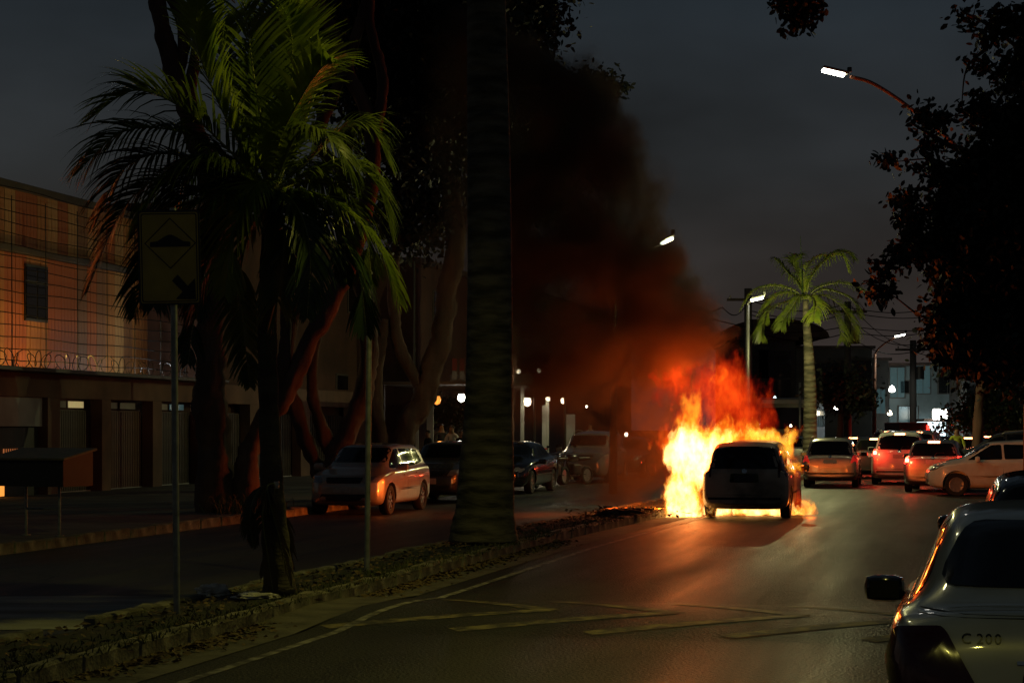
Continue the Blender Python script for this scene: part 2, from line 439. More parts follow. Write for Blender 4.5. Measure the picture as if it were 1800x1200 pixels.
# grass tufts along the median edge + dry leaves in the gutter
def blades(name, n, sf, tf, hmin, hmax, m, wd=.006):
    v = []; f = []
    for i in range(n):
        s = sf(); t = tf(s); b = rd(s, t, .12); a = random.uniform(0, 6.28); h = random.uniform(hmin, hmax)
        d = Vector((math.cos(a), math.sin(a), 0)); l = Vector((random.gauss(0, .4), random.gauss(0, .4), 1)).normalized() * h
        w = d * wd; k = len(v); mid = b + l * .55; tip = b + l + Vector((l.x, l.y, 0)) * .5 - Vector((0, 0, h * .1))
        v += [b - w, b + w, mid + w * .8, mid - w * .8, tip]; f += [(k, k + 1, k + 2, k + 3), (k + 3, k + 2, k + 4)]
    o = mesh_obj(name, v, f, m); o['kind'] = 'stuff'; return o
cl = [random.uniform(9, 50) for _ in range(90)]
blades('grass', 5200, lambda: random.gauss(random.choice(cl), .35), lambda s: kt(s) - .16 - abs(random.gauss(0, .28)) , .025, .09, 'grass')
blades('kerbside_grass', 5000, lambda: 9 + 40 * random.random() ** 1.4, lambda s: kt(s) + random.choice((-.02, -.15)) + random.gauss(0, .012), .03, .10, 'grass')
def litter(name, n, s0, s1, toff, sd, z):
    v = []; f = []
    for i in range(n):
        s = random.uniform(s0, s1); t = kt(s) + toff + abs(random.gauss(0, sd)); a = random.uniform(0, 6.28); L = random.uniform(.02, .05)
        p = rd(s, t, z); d = Vector((math.cos(a), math.sin(a), random.uniform(-.2, .3))) * L; w = Vector((-d.y, d.x, random.uniform(-.3, .5) * L)) * .45; k = len(v)
        up = Vector((0, 0, .012)); v += [p - d + up, p + w + up * 2, p + d + up, p - w + up * .6]; f.append((k, k + 1, k + 2, k + 3))
    o = mesh_obj(name, v, f, 'litter'); o['kind'] = 'stuff'; return o
litter('dry_leaves', 2600, 9, 30, .01, .16, .008)
litter('median_leaves', 1500, 9, 40, -1.0, .5, .15)
# pool of lamp light on the opposite road, painted as a pale sheet
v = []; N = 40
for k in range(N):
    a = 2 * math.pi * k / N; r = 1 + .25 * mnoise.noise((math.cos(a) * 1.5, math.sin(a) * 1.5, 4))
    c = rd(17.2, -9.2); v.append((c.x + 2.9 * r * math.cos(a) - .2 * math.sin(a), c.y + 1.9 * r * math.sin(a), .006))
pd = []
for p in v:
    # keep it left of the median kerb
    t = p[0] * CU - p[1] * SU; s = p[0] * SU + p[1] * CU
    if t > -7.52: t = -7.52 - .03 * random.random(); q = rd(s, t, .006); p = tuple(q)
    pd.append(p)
mesh_obj('light_pool_sheet', pd, [tuple(range(N))], 'light_pool')['kind'] = 'structure'

# crumpled bags on the median
def bag(name, label, p, sx, sy, sz, seed):
    bm = bmesh.new(); bmesh.ops.create_icosphere(bm, subdivisions=4, radius=1)
    for q in bm.verts:
        d = mnoise.noise(q.co * 1.6 + Vector((seed, 0, 0))) * .5 + mnoise.noise(q.co * 4 + Vector((seed, 3, 0))) * .25
        q.co *= 1 + d; q.co = Vector((q.co.x * sx, q.co.y * sy, max(q.co.z, -.25) * sz + .25 * sz))
    me = bpy.data.meshes.new(name); bm.to_mesh(me); bm.free(); me.materials.append(M['white_bag'])
    o = bpy.data.objects.new(name, me); C.objects.link(o); o.location = p
    return tag(o, label, 'litter', 'crumpled white litter by the palm foot')
b = bag('plastic_bag', 'crumpled white plastic bag left of the palm foot on the median', rd(18.3, -6.82, .13), .19, .11, .09, 3)
b.location = at(372, 1046, 19.3)
b = bag('plastic_bag', 'flattened pale bag right at the foot of the palm', (0, 0, 0), .22, .12, .045, 9)
b.location = at(452, 1050, 18.9)

def fallen_branch():
    base = at(1088, 905, 36.8); base.z = .12
    o = empty('fallen_branch', 'dark broken branch with dry leaves lying on the median end close to the fire', 'branch', base)
    r = random.Random(5)
    for i in range(5):
        a = r.uniform(-.4, .4); L = r.uniform(.35, .75); s0 = Vector((r.uniform(-.4, .3), r.uniform(-.3, .3), .05)); d = Vector((math.cos(a), math.sin(a) * .6, r.uniform(.05, .3)))
        MB().tube([s0 - d * L * .6, s0 + Vector((0, 0, .06)), s0 + d * L * .5, s0 + d * L * .8 + Vector((0, 0, -.05))], [.045, .04, .03, .012], 7).build('stem', 'bark', o, True)
    v = []; f = []
    for i in range(420):
        p = Vector((r.gauss(0, .42), r.gauss(0, .22), abs(r.gauss(.04, .07)))); a = r.uniform(0, 6.28); L = r.uniform(.04, .09); d = Vector((math.cos(a), math.sin(a), r.uniform(-.4, .6))) * L; w = Vector((-d.y, d.x, r.uniform(-.4, .4) * L)) * .4; k = len(v)
        v += [p - d, p + w, p + d, p - w]; f.append((k, k + 1, k + 2, k + 3))
    mesh_obj('dry_leaves', v, f, 'litter', o)['kind'] = 'stuff'
fallen_branch()

# ================================================================== SIGN + POLES
def facing(p): return Matrix.Translation(p)
def pole(name, label, cat, base, top, r, m, group=None, r2=None):
    o = empty(name, label, cat, base, 0, group)
    MB().tube([(0, 0, 0), Vector(top) - Vector(base)], [r, r2 or r], 12).build('pole', m, o, True, 60)
    return o
Ys = 17.5
sb = rd(s_at(310, -6.8), -6.8, .1); Ys = sb.y
so = empty('road_sign', 'yellow speed hump warning sign with black diamond, hump symbol and arrow', 'road sign', sb)
K = Ys / F
MB().tube([(0, .03, 0), (at(303, 365, Ys) - sb) + Vector((0, .03, 0))], .030, 12).build('post', 'steel', so, True, 60)
cz = at(298, 453, Ys) - sb
def plate_outline(w, h, r): return roundpoly([(-w / 2, -h / 2), (w / 2, -h / 2), (w / 2, h / 2), (-w / 2, h / 2)], r, 4)
tilt = Matrix.Translation(cz) @ Matrix.Rotation(R(-1.2), 4, 'Y') @ Matrix.Rotation(R(4), 4, 'Z')
w, h = 108 * K, 166 * K
MB().prism(plate_outline(w, h, .03), .012, tilt @ Matrix.Translation((0, -.012, 0))).build('board', 'dark_metal', so)
MB().prism(plate_outline(w * .94, h * .96, .025), .003, tilt @ Matrix.Translation((0, -.0155, 0))).build('panel', 'signyellow', so)
def ringpoly(name, outer, inner, y, m):
    n = len(outer); v = []; f = []
    for yy in (y, y + .003):
        v += [tilt @ Vector((a, yy, b)) for a, b in outer] + [tilt @ Vector((a, yy, b)) for a, b in inner]
    for i in range(n):
        j = (i + 1) % n
        f += [(i, j, n + j, n + i), (2 * n + i, 3 * n + i, 3 * n + j, 2 * n + j), (i, 2 * n + i, 2 * n + j, j), (n + i, n + j, 3 * n + j, 3 * n + i)]
    return mesh_obj(name, v, f, m, so)
ringpoly('border', plate_outline(w * .90, h * .935, .022), plate_outline(w * .87, h * .915, .02), -.0195, 'signblack')
dc = (2 * K, 25 * K); dr = 45 * K
def dia(r): return [(dc[0] + a * r, dc[1] + b * r) for a, b in ((0, -1), (1, 0), (0, 1), (-1, 0))]
ringpoly('diamond', dia(dr), dia(dr * .95), -.0195, 'signblack')
hp = [(-35, -6), (35, -6), (35, 2), (22, 4), (11, 11), (3, 15), (-3, 15), (-11, 11), (-22, 4), (-35, 2)]
MB().prism([(dc[0] + a * K, dc[1] + b * K) for a, b in hp], .003, tilt @ Matrix.Translation((0, -.0195, 0))).build('hump_symbol', 'signblack', so)
ar = [(8, -36), (14, -30), (31, -50), (44, -37), (45, -74), (10, -73), (22, -60), (4, -41)]
MB().prism([(a * K, b * K) for a, b in ar], .003, tilt @ Matrix.Translation((0, -.0195, 0))).build('arrow', 'signblack', so)
# second pole
pb = rd(s_at(645, -6.75), -6.75, .1)
o = empty('sign_post', 'bare grey steel post on the median between small palm and big palm trunk', 'post', pb)
MB().tube([(0, 0, 0), at(650, 470, pb.y) - pb], .034, 12).build('post', 'steel', o, True, 60)

# ================================================================== PALMS
def frond_mesh(pts, width, side=None, nleaf=46, droop=.5, lw=.016, up=Vector((0, 0, 1)), seed=0, lens=None, vee=.35, fwd=.75):
    """pts: rachis control points. returns verts, faces leaflets ; verts faces rib"""
    r = random.Random(seed); n = nleaf + 8
    P = [Vector(p) for p in spline(pts, n)]
    rib = MB().tube(P, [max(.003, .017 * (1 - i / n)) for i in range(n)], 5)
    lf = MB()
    for i in range(6, n - 1):
        u = (i - 6) / (n - 7); p = P[i]; d = (P[min(i + 1, n - 1)] - P[i - 1]).normalized()
        sd = d.cross(up)
        if sd.length < .15: sd = d.cross(Vector((0, -1, .3)))
        sd.normalize(); nn = sd.cross(d).normalized()
        L0 = width * (math.sin(math.pi * min(1, .12 + u * .86)) ** .65) * (1.0 if u < .9 else .85)
        for sg in (-1, 1):
            if r.random() < .05: continue
            for rep in range(1):
                L = L0 * r.uniform(.82, 1.08)
                dirv = (sd * sg + d * (fwd + u * .4 + r.uniform(-.08, .08)) + nn * (vee + r.uniform(-.15, .15))).normalized()
                dp = droop * r.uniform(.6, 1.5); q = p.copy(); k = len(lf.v); seg = 5; vv = []
                wv = d.cross(dirv).cross(dirv).normalized()
                for j in range(seg + 1):
                    t = j / seg; ww = lw * (1 - .92 * t ** 2.2) * (1 if j else .5)
                    vv += [q - wv * ww, q + wv * ww]
                    dd = (dirv + Vector((0, 0, -1)) * dp * t * 1.6).normalized(); q = q + dd * L / seg
                ff = [(2 * j, 2 * j + 1, 2 * j + 3, 2 * j + 2) for j in range(seg)]
                lf.add(vv, ff)
    return lf, rib
def add_frond(parent, pts, width, m, base, **k):
    pts = [Vector(p) - base for p in pts]
    lf, rib = frond_mesh(pts, width, **k)
    o = lf.build('frond', m, parent); rib.build('rib', 'rachis', o, True)
    return o
Yp = rd(s_at(490, -6.6), -6.6).y
pbase = Vector((at(490, 1045, Yp).x, Yp, .1))
palm = empty('palm_tree', 'small feathery palm on the median, lit green, beside the yellow sign', 'palm', pbase)
def pa(x, y, dy=0.0): return at(x, y, Yp + dy)
tr = [pa(492, 1046), pa(485, 960), pa(478, 850), pa(472, 700), pa(470, 560), pa(474, 430), pa(478, 340)]
rr = [.165, .14, .115, .10, .095, .085, .07]
sp_ = spline([(*p, q) for p, q in zip(tr, rr)], 40)
MB().tube([Vector(p[:3]) - pbase for p in sp_], [p[3] * (1 + .06 * math.sin(i * 1.9)) for i, p in enumerate(sp_)], 14).build('trunk', 'palmbark2', palm, True)
FR = [  # rachis points (px,py,dy), width m, material
    ([(474, 330, 0), (462, 230, -.1), (446, 133, -.2), (427, 0, -.3), (400, -70, -.3)], .62, 'frond', .25),
    ([(480, 335, 0), (500, 250, .1), (512, 150, 0), (512, 60, -.2), (495, -10, -.3)], .55, 'frond_y', .22),
    ([(485, 335, 0), (520, 250, .3), (556, 150, .4), (540, 50, .4), (500, -10, .3)], .45, 'frond', .4),
    ([(468, 330, 0), (420, 250, -.1), (375, 160, -.2), (345, 70, -.3), (350, -20, -.4)], .50, 'frond_y', .3),
    ([(465, 330, 0), (400, 262, -.2), (320, 190, -.4), (235, 160, -.5), (150, 215, -.6)], .72, 'frond', .55),
    ([(462, 335, 0), (380, 265, .1), (300, 228, .2), (210, 235, .3), (130, 310, .3)], .78, 'frond', .95),
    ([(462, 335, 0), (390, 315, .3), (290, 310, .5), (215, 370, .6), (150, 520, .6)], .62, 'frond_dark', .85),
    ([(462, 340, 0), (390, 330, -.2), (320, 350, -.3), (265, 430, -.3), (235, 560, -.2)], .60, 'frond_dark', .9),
    ([(470, 340, -.1), (455, 322, -.4), (430, 350, -.6), (408, 420, -.7), (395, 520, -.7)], .50, 'frond_y', .75),
    ([(476, 340, 0), (540, 340, -.2), (610, 372, -.3), (668, 440, -.3), (705, 540, -.2)], .52, 'frond_y', 1.1),
    ([(480, 335, 0), (545, 280, .2), (600, 232, .3), (650, 222, .4), (690, 300, .4)], .48, 'frond', .9),
    ([(480, 335, 0), (560, 300, 0), (620, 290, 0), (665, 330, 0), (690, 420, 0)], .50, 'frond', 1.0),
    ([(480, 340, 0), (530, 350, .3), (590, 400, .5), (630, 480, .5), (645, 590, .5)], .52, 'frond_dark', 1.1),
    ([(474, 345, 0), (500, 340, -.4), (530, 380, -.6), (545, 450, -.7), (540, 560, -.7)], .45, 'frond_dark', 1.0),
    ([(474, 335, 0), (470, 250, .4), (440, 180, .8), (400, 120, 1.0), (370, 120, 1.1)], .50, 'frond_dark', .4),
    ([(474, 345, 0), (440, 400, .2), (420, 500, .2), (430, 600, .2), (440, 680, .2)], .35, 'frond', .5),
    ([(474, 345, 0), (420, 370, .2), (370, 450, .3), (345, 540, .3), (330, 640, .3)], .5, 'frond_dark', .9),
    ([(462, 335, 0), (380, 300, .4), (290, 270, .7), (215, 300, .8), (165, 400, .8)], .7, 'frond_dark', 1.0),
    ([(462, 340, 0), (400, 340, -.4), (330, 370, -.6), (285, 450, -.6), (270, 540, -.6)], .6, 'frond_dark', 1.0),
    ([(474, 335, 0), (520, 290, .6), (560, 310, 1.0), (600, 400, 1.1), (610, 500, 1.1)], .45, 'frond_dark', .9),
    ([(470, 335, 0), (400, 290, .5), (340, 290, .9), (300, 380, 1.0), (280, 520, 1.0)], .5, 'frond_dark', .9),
    ([(476, 335, 0), (490, 250, -.2), (530, 170, -.4), (565, 120, -.5), (590, 110, -.6)], .50, 'frond_y', .5),
    ([(472, 335, 0), (440, 240, .2), (400, 150, .3), (385, 60, .3), (400, -20, .3)], .52, 'frond', .35),
    ([(480, 340, 0), (540, 320, .4), (600, 330, .7), (640, 400, .8), (655, 500, .8)], .5, 'frond', 1.0),
    ([(466, 335, 0), (410, 300, -.3), (350, 285, -.5), (280, 330, -.6), (230, 420, -.6)], .55, 'frond', .9),
    ([(474, 345, 0), (490, 360, -.3), (500, 420, -.45), (492, 500, -.5), (480, 580, -.5)], .42, 'frond', 1.2),
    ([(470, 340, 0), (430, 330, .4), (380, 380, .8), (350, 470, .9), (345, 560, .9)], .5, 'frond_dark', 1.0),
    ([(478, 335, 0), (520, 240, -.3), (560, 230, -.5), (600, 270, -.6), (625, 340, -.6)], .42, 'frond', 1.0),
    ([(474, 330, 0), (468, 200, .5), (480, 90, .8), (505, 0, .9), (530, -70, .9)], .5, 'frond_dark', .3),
]
for i, (pp, wd, m, dr_) in enumerate(FR):
    add_frond(palm, [pa(*q) for q in pp], wd * 1.28, m, pbase, droop=dr_, seed=i, nleaf=64, lw=.0185)
# dead fronds hanging on the lower trunk
for i, pp in enumerate(([(480, 855, -.1), (455, 862, -.2), (440, 900, -.25), (445, 960, -.2)], [(482, 850, -.15), (470, 860, -.3), (485, 920, -.3), (512, 1030, -.2)], [(476, 850, .1), (490, 880, .1), (500, 950, .1), (505, 1040, .1)], [(480, 860, -.15), (462, 900, -.25), (470, 970, -.22), (480, 1040, -.2)])):
    add_frond(palm, [pa(*q) for q in pp], .26, 'frond_dead', pbase, droop=1.6, seed=40 + i, nleaf=44, lw=.016)
MB().box(pa(486, 852, -.16) - pbase, (.05, .02, .07)).build('cut_stub', 'white_bag', palm)

# royal palm trunk
Yr = 28.0
rb = Vector((at(852, 950, Yr).x, Yr, .08))
rp = empty('royal_palm', 'thick smooth grey palm trunk rising out of the frame from the median', 'palm', rb)
prof = [(-2, 950, 61), (-2, 930, 57), (0, 900, 52), (2, 860, 50), (4, 800, 47), (6, 740, 43), (8, 650, 41), (9, 500, 39.5), (8, 350, 38.5), (6, 200, 37), (3, 0, 34), (0, -300, 30), (-3, -520, 24)]
P = [(*(at(852 + a, y, Yr) - rb), w * Yr / F) for a, y, w in prof]
q = spline(P, 90)
MB().tube([Vector(p[:3]) for p in q], [p[3] * (1 + .006 * math.sin(i * 2.3) + (.03 * random.random() if i < 14 else 0)) for i, p in enumerate(q)], 24).build('trunk', 'palmbark', rp, True)
tp = Vector(q[-1][:3]) + rb
for i in range(9):
    a = i * 2 * math.pi / 9 + .2; d = Vector((math.cos(a), math.sin(a), 0))
    add_frond(rp, [tp, tp + d * .8 + Vector((0, 0, .9)), tp + d * 2 + Vector((0, 0, 1.5)), tp + d * 3 + Vector((0, 0, 1.2)), tp + d * 3.6 + Vector((0, 0, .3))], .7, 'frond_dark', rb, seed=80 + i, nleaf=40, lw=.03, droop=.9)

# palm behind the fire
Yq = 69.0
qb = Vector((at(1424, 850, Yq).x, Yq, .1))
pq = empty('palm_tree', 'lit palm behind the burning car on the far median', 'palm', qb)
def pf(x, y, dy=0.0): return at(x, y, Yq + dy)
tr = [pf(1424, 850), pf(1424, 760), pf(1424, 680), pf(1421, 610), pf(1417, 560), pf(1416, 528)]
rr = [.30, .25, .22, .17, .12, .09]
sp_ = spline([(*p, r_) for p, r_ in zip(tr, rr)], 30)
MB().tube([Vector(p[:3]) - qb for p in sp_], [p[3] for p in sp_], 14).build('trunk', 'palmbark', pq, True)
for i, pp in enumerate(([(1416, 525), (1425, 490), (1455, 455), (1480, 450), (1492, 480)], [(1416, 525), (1440, 505), (1480, 498), (1515, 510), (1532, 535)],
        [(1416, 525), (1400, 495), (1385, 480), (1370, 462), (1360, 452)], [(1416, 525), (1390, 508), (1355, 503), (1325, 512), (1300, 548)],
        [(1416, 525), (1385, 530), (1355, 545), (1340, 575), (1338, 600)], [(1416, 525), (1440, 530), (1465, 550), (1478, 580), (1480, 600)],
        [(1416, 525), (1425, 520), (1436, 535), (1432, 550), (1430, 565)], [(1416, 525), (1450, 520), (1480, 540), (1498, 570), (1503, 600)],
        [(1416, 525), (1405, 520), (1392, 540), (1378, 560), (1372, 580)], [(1416, 525), (1412, 500), (1418, 470), (1440, 450), (1455, 450)], [(1416, 525), (1430, 480), (1465, 445), (1490, 445), (1500, 455)],
        [(1416, 525), (1445, 510), (1475, 515), (1500, 530), (1512, 560)], [(1416, 525), (1390, 515), (1365, 520), (1350, 540), (1345, 570)], [(1416, 525), (1405, 490), (1395, 465), (1400, 450), (1412, 448)])):
    dy = [0, -.5, .5, .3, -.6, .4, -1.2, .9, -1.0, .6, .2, -.8, .9, .7][i]
    add_frond(pq, [pf(x, y, dy * j / 4) for j, (x, y) in enumerate(pp)], .80, 'frond' if i % 3 else 'frond_y', qb, seed=120 + i, nleaf=48, lw=.019, droop=1.25, vee=.5)
MB().tube([pf(1411, 520) - qb, pf(1407, 415) - qb], [.03, .008], 6).build('spear_leaf', 'frond_dark', pq)

# ================================================================== BROADLEAF TREES
def leaf_cloud(blobs, n, size, seed, clump=26, crad=.38, flat=.8):
    r = np.random.default_rng(seed)
    vol = np.array([b[1] ** 2 * (b[2] if len(b) > 2 else 1) for b in blobs]); p = vol / vol.sum(); nc = n // clump
    idx = r.choice(len(blobs), nc, p=p)
    c = np.array([blobs[i][0] for i in idx]); rad = np.array([blobs[i][1] for i in idx])
    d = r.normal(size=(nc, 3)); d /= np.linalg.norm(d, axis=1)[:, None]
    cc = c + d * (rad * r.uniform(.25, 1.05, nc))[:, None] * np.array([1, 1, flat])
    P = np.repeat(cc, clump, axis=0) + r.normal(size=(nc * clump, 3)) * crad * np.array([1, 1, .7])
    N = len(P); a = r.normal(size=(N, 3)); a[:, 2] -= .6; a /= np.linalg.norm(a, axis=1)[:, None]
    b = np.cross(a, r.normal(size=(N, 3))); b /= np.linalg.norm(b, axis=1)[:, None]
    L = size * r.uniform(.6, 1.25, N)[:, None]; nn = np.cross(a, b)
    v = np.stack([P, P + a * L * .35 + b * L * .26 + nn * L * .05, P + a * L * .75 + b * L * .2 + nn * L * .03, P + a * L, P + a * L * .75 - b * L * .2 + nn * L * .03, P + a * L * .35 - b * L * .26 + nn * L * .05], 1).reshape(-1, 3)
    return v, N
def fast_mesh(name, v, N, m, parent, base):
    v = v - np.array(base)[None]
    me = bpy.data.meshes.new(name)
    me.vertices.add(len(v)); me.vertices.foreach_set('co', v.astype(np.float32).ravel())
    me.loops.add(N * 8); k = np.arange(N)[:, None] * 6
    lp = (k + np.array([0, 1, 2, 3, 0, 3, 4, 5])[None]).ravel(); me.loops.foreach_set('vertex_index', lp.astype(np.int32))
    me.polygons.add(N * 2); me.polygons.foreach_set('loop_start', np.arange(0, N * 8, 4, dtype=np.int32))
    me.update(); me.validate(); me.materials.append(M[m])
    o = bpy.data.objects.new(name, me); C.objects.link(o); o.parent = parent; return o
def tree(name, label, base, limbs, blobs, n, size, seed, m='leaf_dark', group=None, bark='bark', cat='tree', **k):
    o = empty(name, label, cat, base, 0, group)
    first = True
    for L in limbs:
        sp_ = spline([(*(Vector(p[0]) - Vector(base)), p[1]) for p in L], max(14, 12 * len(L)))
        tb = MB().tube([Vector(q[:3]) + mnoise.noise_vector(Vector(q[:3]) * 1.3) * q[3] * .35 for q in sp_], [max(.008, q[3] * (1 + .12 * mnoise.noise(Vector(q[:3]) * 4))) for q in sp_], 16)
        sd_ = len(L) * 7.3 + seed
        for qi, q in enumerate(tb.v):
            q = Vector(q); w_ = sp_[min(qi // 16, len(sp_) - 1)][3]
            n1 = mnoise.noise(Vector((q.x * 5, q.y * 5, q.z * .9 + sd_))); n2 = mnoise.noise(q * 6 + Vector((sd_, 0, 0)))
            c0 = Vector(sp_[min(qi // 16, len(sp_) - 1)][:3]); d0 = (q - c0)
            tb.v[qi] = tuple(q + d0 * (.34 * n1 + .22 * n2))
        tb.build('trunk' if first else 'limb', bark, o, True); first = False
    if n:
        v, N = leaf_cloud(blobs, n, size, seed, **k); fast_mesh('crown', v, N, m, o, base)
    return o
def L_(Y, *p): return [(at(x, y, Y + (z[1] if len(z) > 1 else 0)), z[0]) for x, y, *z in p]
def B_(Y, *p): return [(tuple(at(x, y, Y + (z[1] if len(z) > 1 else 0))), z[0]) for x, y, *z in p]
# left row of street trees on the far pavement
tree('fig_tree', 'tree with forked trunk glowing red, behind the small palm', at(440, 892, 39), [
    L_(39, (440, 900, .32), (432, 820, .22), (452, 760, .2), (490, 705, .2), (545, 600, .19), (600, 500, .17), (640, 380, .16), (655, 250, .15), (600, 90, .12), (560, 0, .1), (540, -120, .06)),
    L_(39, (490, 705, .14), (497, 640, .13), (503, 560, .12), (498, 480, .1), (470, 300, .09)),
    L_(39, (640, 330, .12), (560, 250, .12), (600, 140, .12), (640, 20, .1), (660, -100, .06)),
    L_(39, (655, 250, .13), (672, 150, .12), (650, 40, .1), (655, -100, .07))],
    B_(39, (600, -260, 2.6), (700, -200, 2.2), (500, -300, 2.2)), 7000, .16, 1)
tree('fig_tree', 'dark tree with tall thick stem left of the small palm trunk', at(380, 895, 39), [
    L_(39, (378, 900, .4), (376, 780, .33), (368, 640, .30), (372, 500, .28), (380, 350, .26), (345, 230, .22), (310, 130, .2), (285, 40, .17), (270, -80, .1)),
    L_(39, (310, 140, .13), (325, 60, .12), (300, -20, .1), (330, -120, .06)),
    L_(39, (330, 200, .13), (345, 90, .11), (350, -20, .09), (370, -100, .06))],
    B_(39, (300, -330, 2.4), (430, -280, 2.5), (200, -420, 2.0)), 6000, .16, 2)
tree('fig_tree', 'tree with spreading leaning stems behind the parked silver hatchback', at(585, 875, 45), [
    L_(45, (585, 872, .42), (590, 810, .30), (625, 730, .24), (645, 640, .2), (640, 520, .18), (600, 380, .15), (620, 200, .12)),
    L_(45, (575, 860, .22), (545, 790, .18), (520, 720, .17), (505, 620, .15), (540, 480, .13), (590, 330, .1)),
    L_(45, (600, 830, .2), (560, 740, .15), (548, 660, .13), (560, 560, .1))],
    B_(45, (640, 60, 2.6), (740, 40, 2.4), (760, 180, 2.2), (560, -120, 2.4)), 22000, .2, 3)
tree('fig_tree', 'tall tree with thick leaning trunk behind dark parked cars, left of the big palm trunk', at(690, 850, 55), [
    L_(55, (690, 850, .45), (705, 780, .36), (745, 690, .32), (775, 600, .3), (790, 500, .28), (800, 380, .26), (780, 240, .24), (760, 80, .2), (740, -100, .15)),
    L_(55, (745, 690, .2), (700, 600, .18), (690, 480, .16), (720, 350, .14), (700, 150, .1)),
    L_(55, (655, 850, .25), (672, 780, .2), (660, 690, .18), (675, 560, .16))],
    B_(55, (750, 120, 2.6), (740, 250, 1.8), (720, 380, 1.3), (800, 40, 2.4), (870, -20, 2.2), (840, 150, 1.0), (730, -40, 3), (900, 60, 1.1), (915, 130, .5)), 52000, .22, 4, crad=.45)
# a limb of leaves that pokes out of the smoke
tree('smoky_tree', 'tree whose leafy tip pokes out of the smoke at its top right', at(880, 838, 72), [
    L_(72, (880, 838, .4), (895, 650, .32), (920, 400, .28), (960, 250, .2), (1040, 170, .12)), L_(72, (920, 400, .2), (870, 250, .18), (900, 80, .12))],
    B_(72, (1040, 160, .75), (1068, 148, .62), (1000, 165, .7), (1020, 140, .5), (930, 230, 1.6), (900, 120, 1.3), (880, 20, 1.6), (960, 330, 1.6), (880, 350, 2.0)), 13000, .22, 5, crad=.28)
# right hand near tree: its trunk stands just out of the frame
tree('almond_tree', 'large black silhouetted tree overhanging the right side of the street', Vector((13.9, 38, .1)), [
    [(Vector((13.9, 38, .1)), .35), (Vector((13.6, 38, 3)), .3), (at(2030, 250, 38), .26), (at(1900, 60, 37), .2), (at(1780, -40, 37), .16), (at(1600, -160, 36), .08)],
    L_(38, (2090, 420, .22), (1950, 330, .16), (1800, 290, .12), (1680, 260, .06), (1600, 215, .02)),
    L_(38, (2110, 560, .2), (1900, 450, .16), (1740, 420, .1), (1600, 450, .05), (1545, 480, .02)),
    L_(38, (1800, 290, .05), (1700, 300, .03), (1640, 280, .02), (1565, 285, .008)),
    L_(38, (1740, 420, .05), (1650, 380, .03), (1600, 360, .01)), L_(38, (1740, 520, .05), (1640, 560, .03), (1570, 520, .01)), L_(38, (1740, 80, .04), (1700, 120, .02), (1690, 190, .01)), L_(38, (1790, 200, .04), (1720, 190, .02), (1650, 215, .008)),
    L_(38, (1950, 330, .1), (1860, 160, .08), (1760, 60, .05), (1690, 20, .02)),
    L_(37, (1780, -40, .1), (1600, -120, .05), (1460, -60, .03), (1405, 20, .01))],
    B_(38, (1790, 370, 1.25), (1740, 300, .75), (1700, 420, .7), (1760, 500, 1.3), (1690, 570, .75), (1650, 300, .28), (1620, 200, .16), (1645, 215, .2), (1560, 280, .13), (1590, 288, .18),
       (1600, 440, .35), (1560, 470, .25), (1540, 500, .16), (1550, 515, .12), (1630, 420, .35), (1590, 350, .22), (1610, 390, .25), (1740, 600, .8), (1680, 610, .45), (1720, 190, .26), (1770, 210, .45), (1740, 60, .2), (1700, 30, .14),
       (1780, 30, .4), (1790, 130, .4), (1720, 110, .18), (1850, 250, 1.6), (1860, 480, 1.8), (1920, 100, 1.5), (1660, 360, .35), (1790, 440, 1.6), (1750, 360, 1.0), (1780, 590, 1.2), (1730, 480, 1.0), (1700, 330, .5), (1400, 5, .22), (1412, 25, .2), (1400, 42, .12), (1385, 0, .16), (1420, 10, .2), (1640, 255, .2), (1525, 480, .12), (1510, 465, .08)), 80000, .17, 6, crad=.15, clump=20, flat=1)
tree('street_tree', 'slim dark tree trunk behind the queue of cars under black foliage', at(1716, 842, 68), [
    L_(68, (1716, 842, .22), (1718, 740, .18), (1728, 660, .16), (1740, 590, .13), (1760, 500, .1)), L_(68, (1728, 680, .1), (1760, 640, .07), (1790, 610, .04))],
    B_(68, (1740, 600, 1.6), (1700, 560, 1.2), (1790, 560, 1.8), (1780, 640, .7), (1680, 640, .5)), 7000, .2, 7)
tree('street_tree', 'small dim green tree right of the palm behind the cars', at(1475, 830, 78), [
    L_(78, (1475, 830, .15), (1477, 740, .12), (1485, 690, .08))], B_(78, (1480, 690, .9), (1455, 690, .6), (1500, 700, .7), (1475, 660, .6)), 3500, .2, 8)
tree('street_tree', 'leafy tree dimly lit beside the white lit building', at(1770, 840, 84), [
    L_(84, (1770, 840, .15), (1772, 760, .12), (1770, 700, .08))], B_(84, (1700, 730, .8), (1745, 715, 1.1), (1775, 740, 1.0), (1680, 745, .5)), 4500, .2, 9, m='leaf')
tree('garden_tree', 'rounded green lit tree in front of the bar left of the big palm trunk', at(796, 822, 74), [
    L_(74, (800, 822, .12), (803, 760, .1), (800, 730, .06))], B_(74, (800, 722, .55), (785, 728, .4), (812, 730, .4)), 2500, .16, 10, m='leaf')
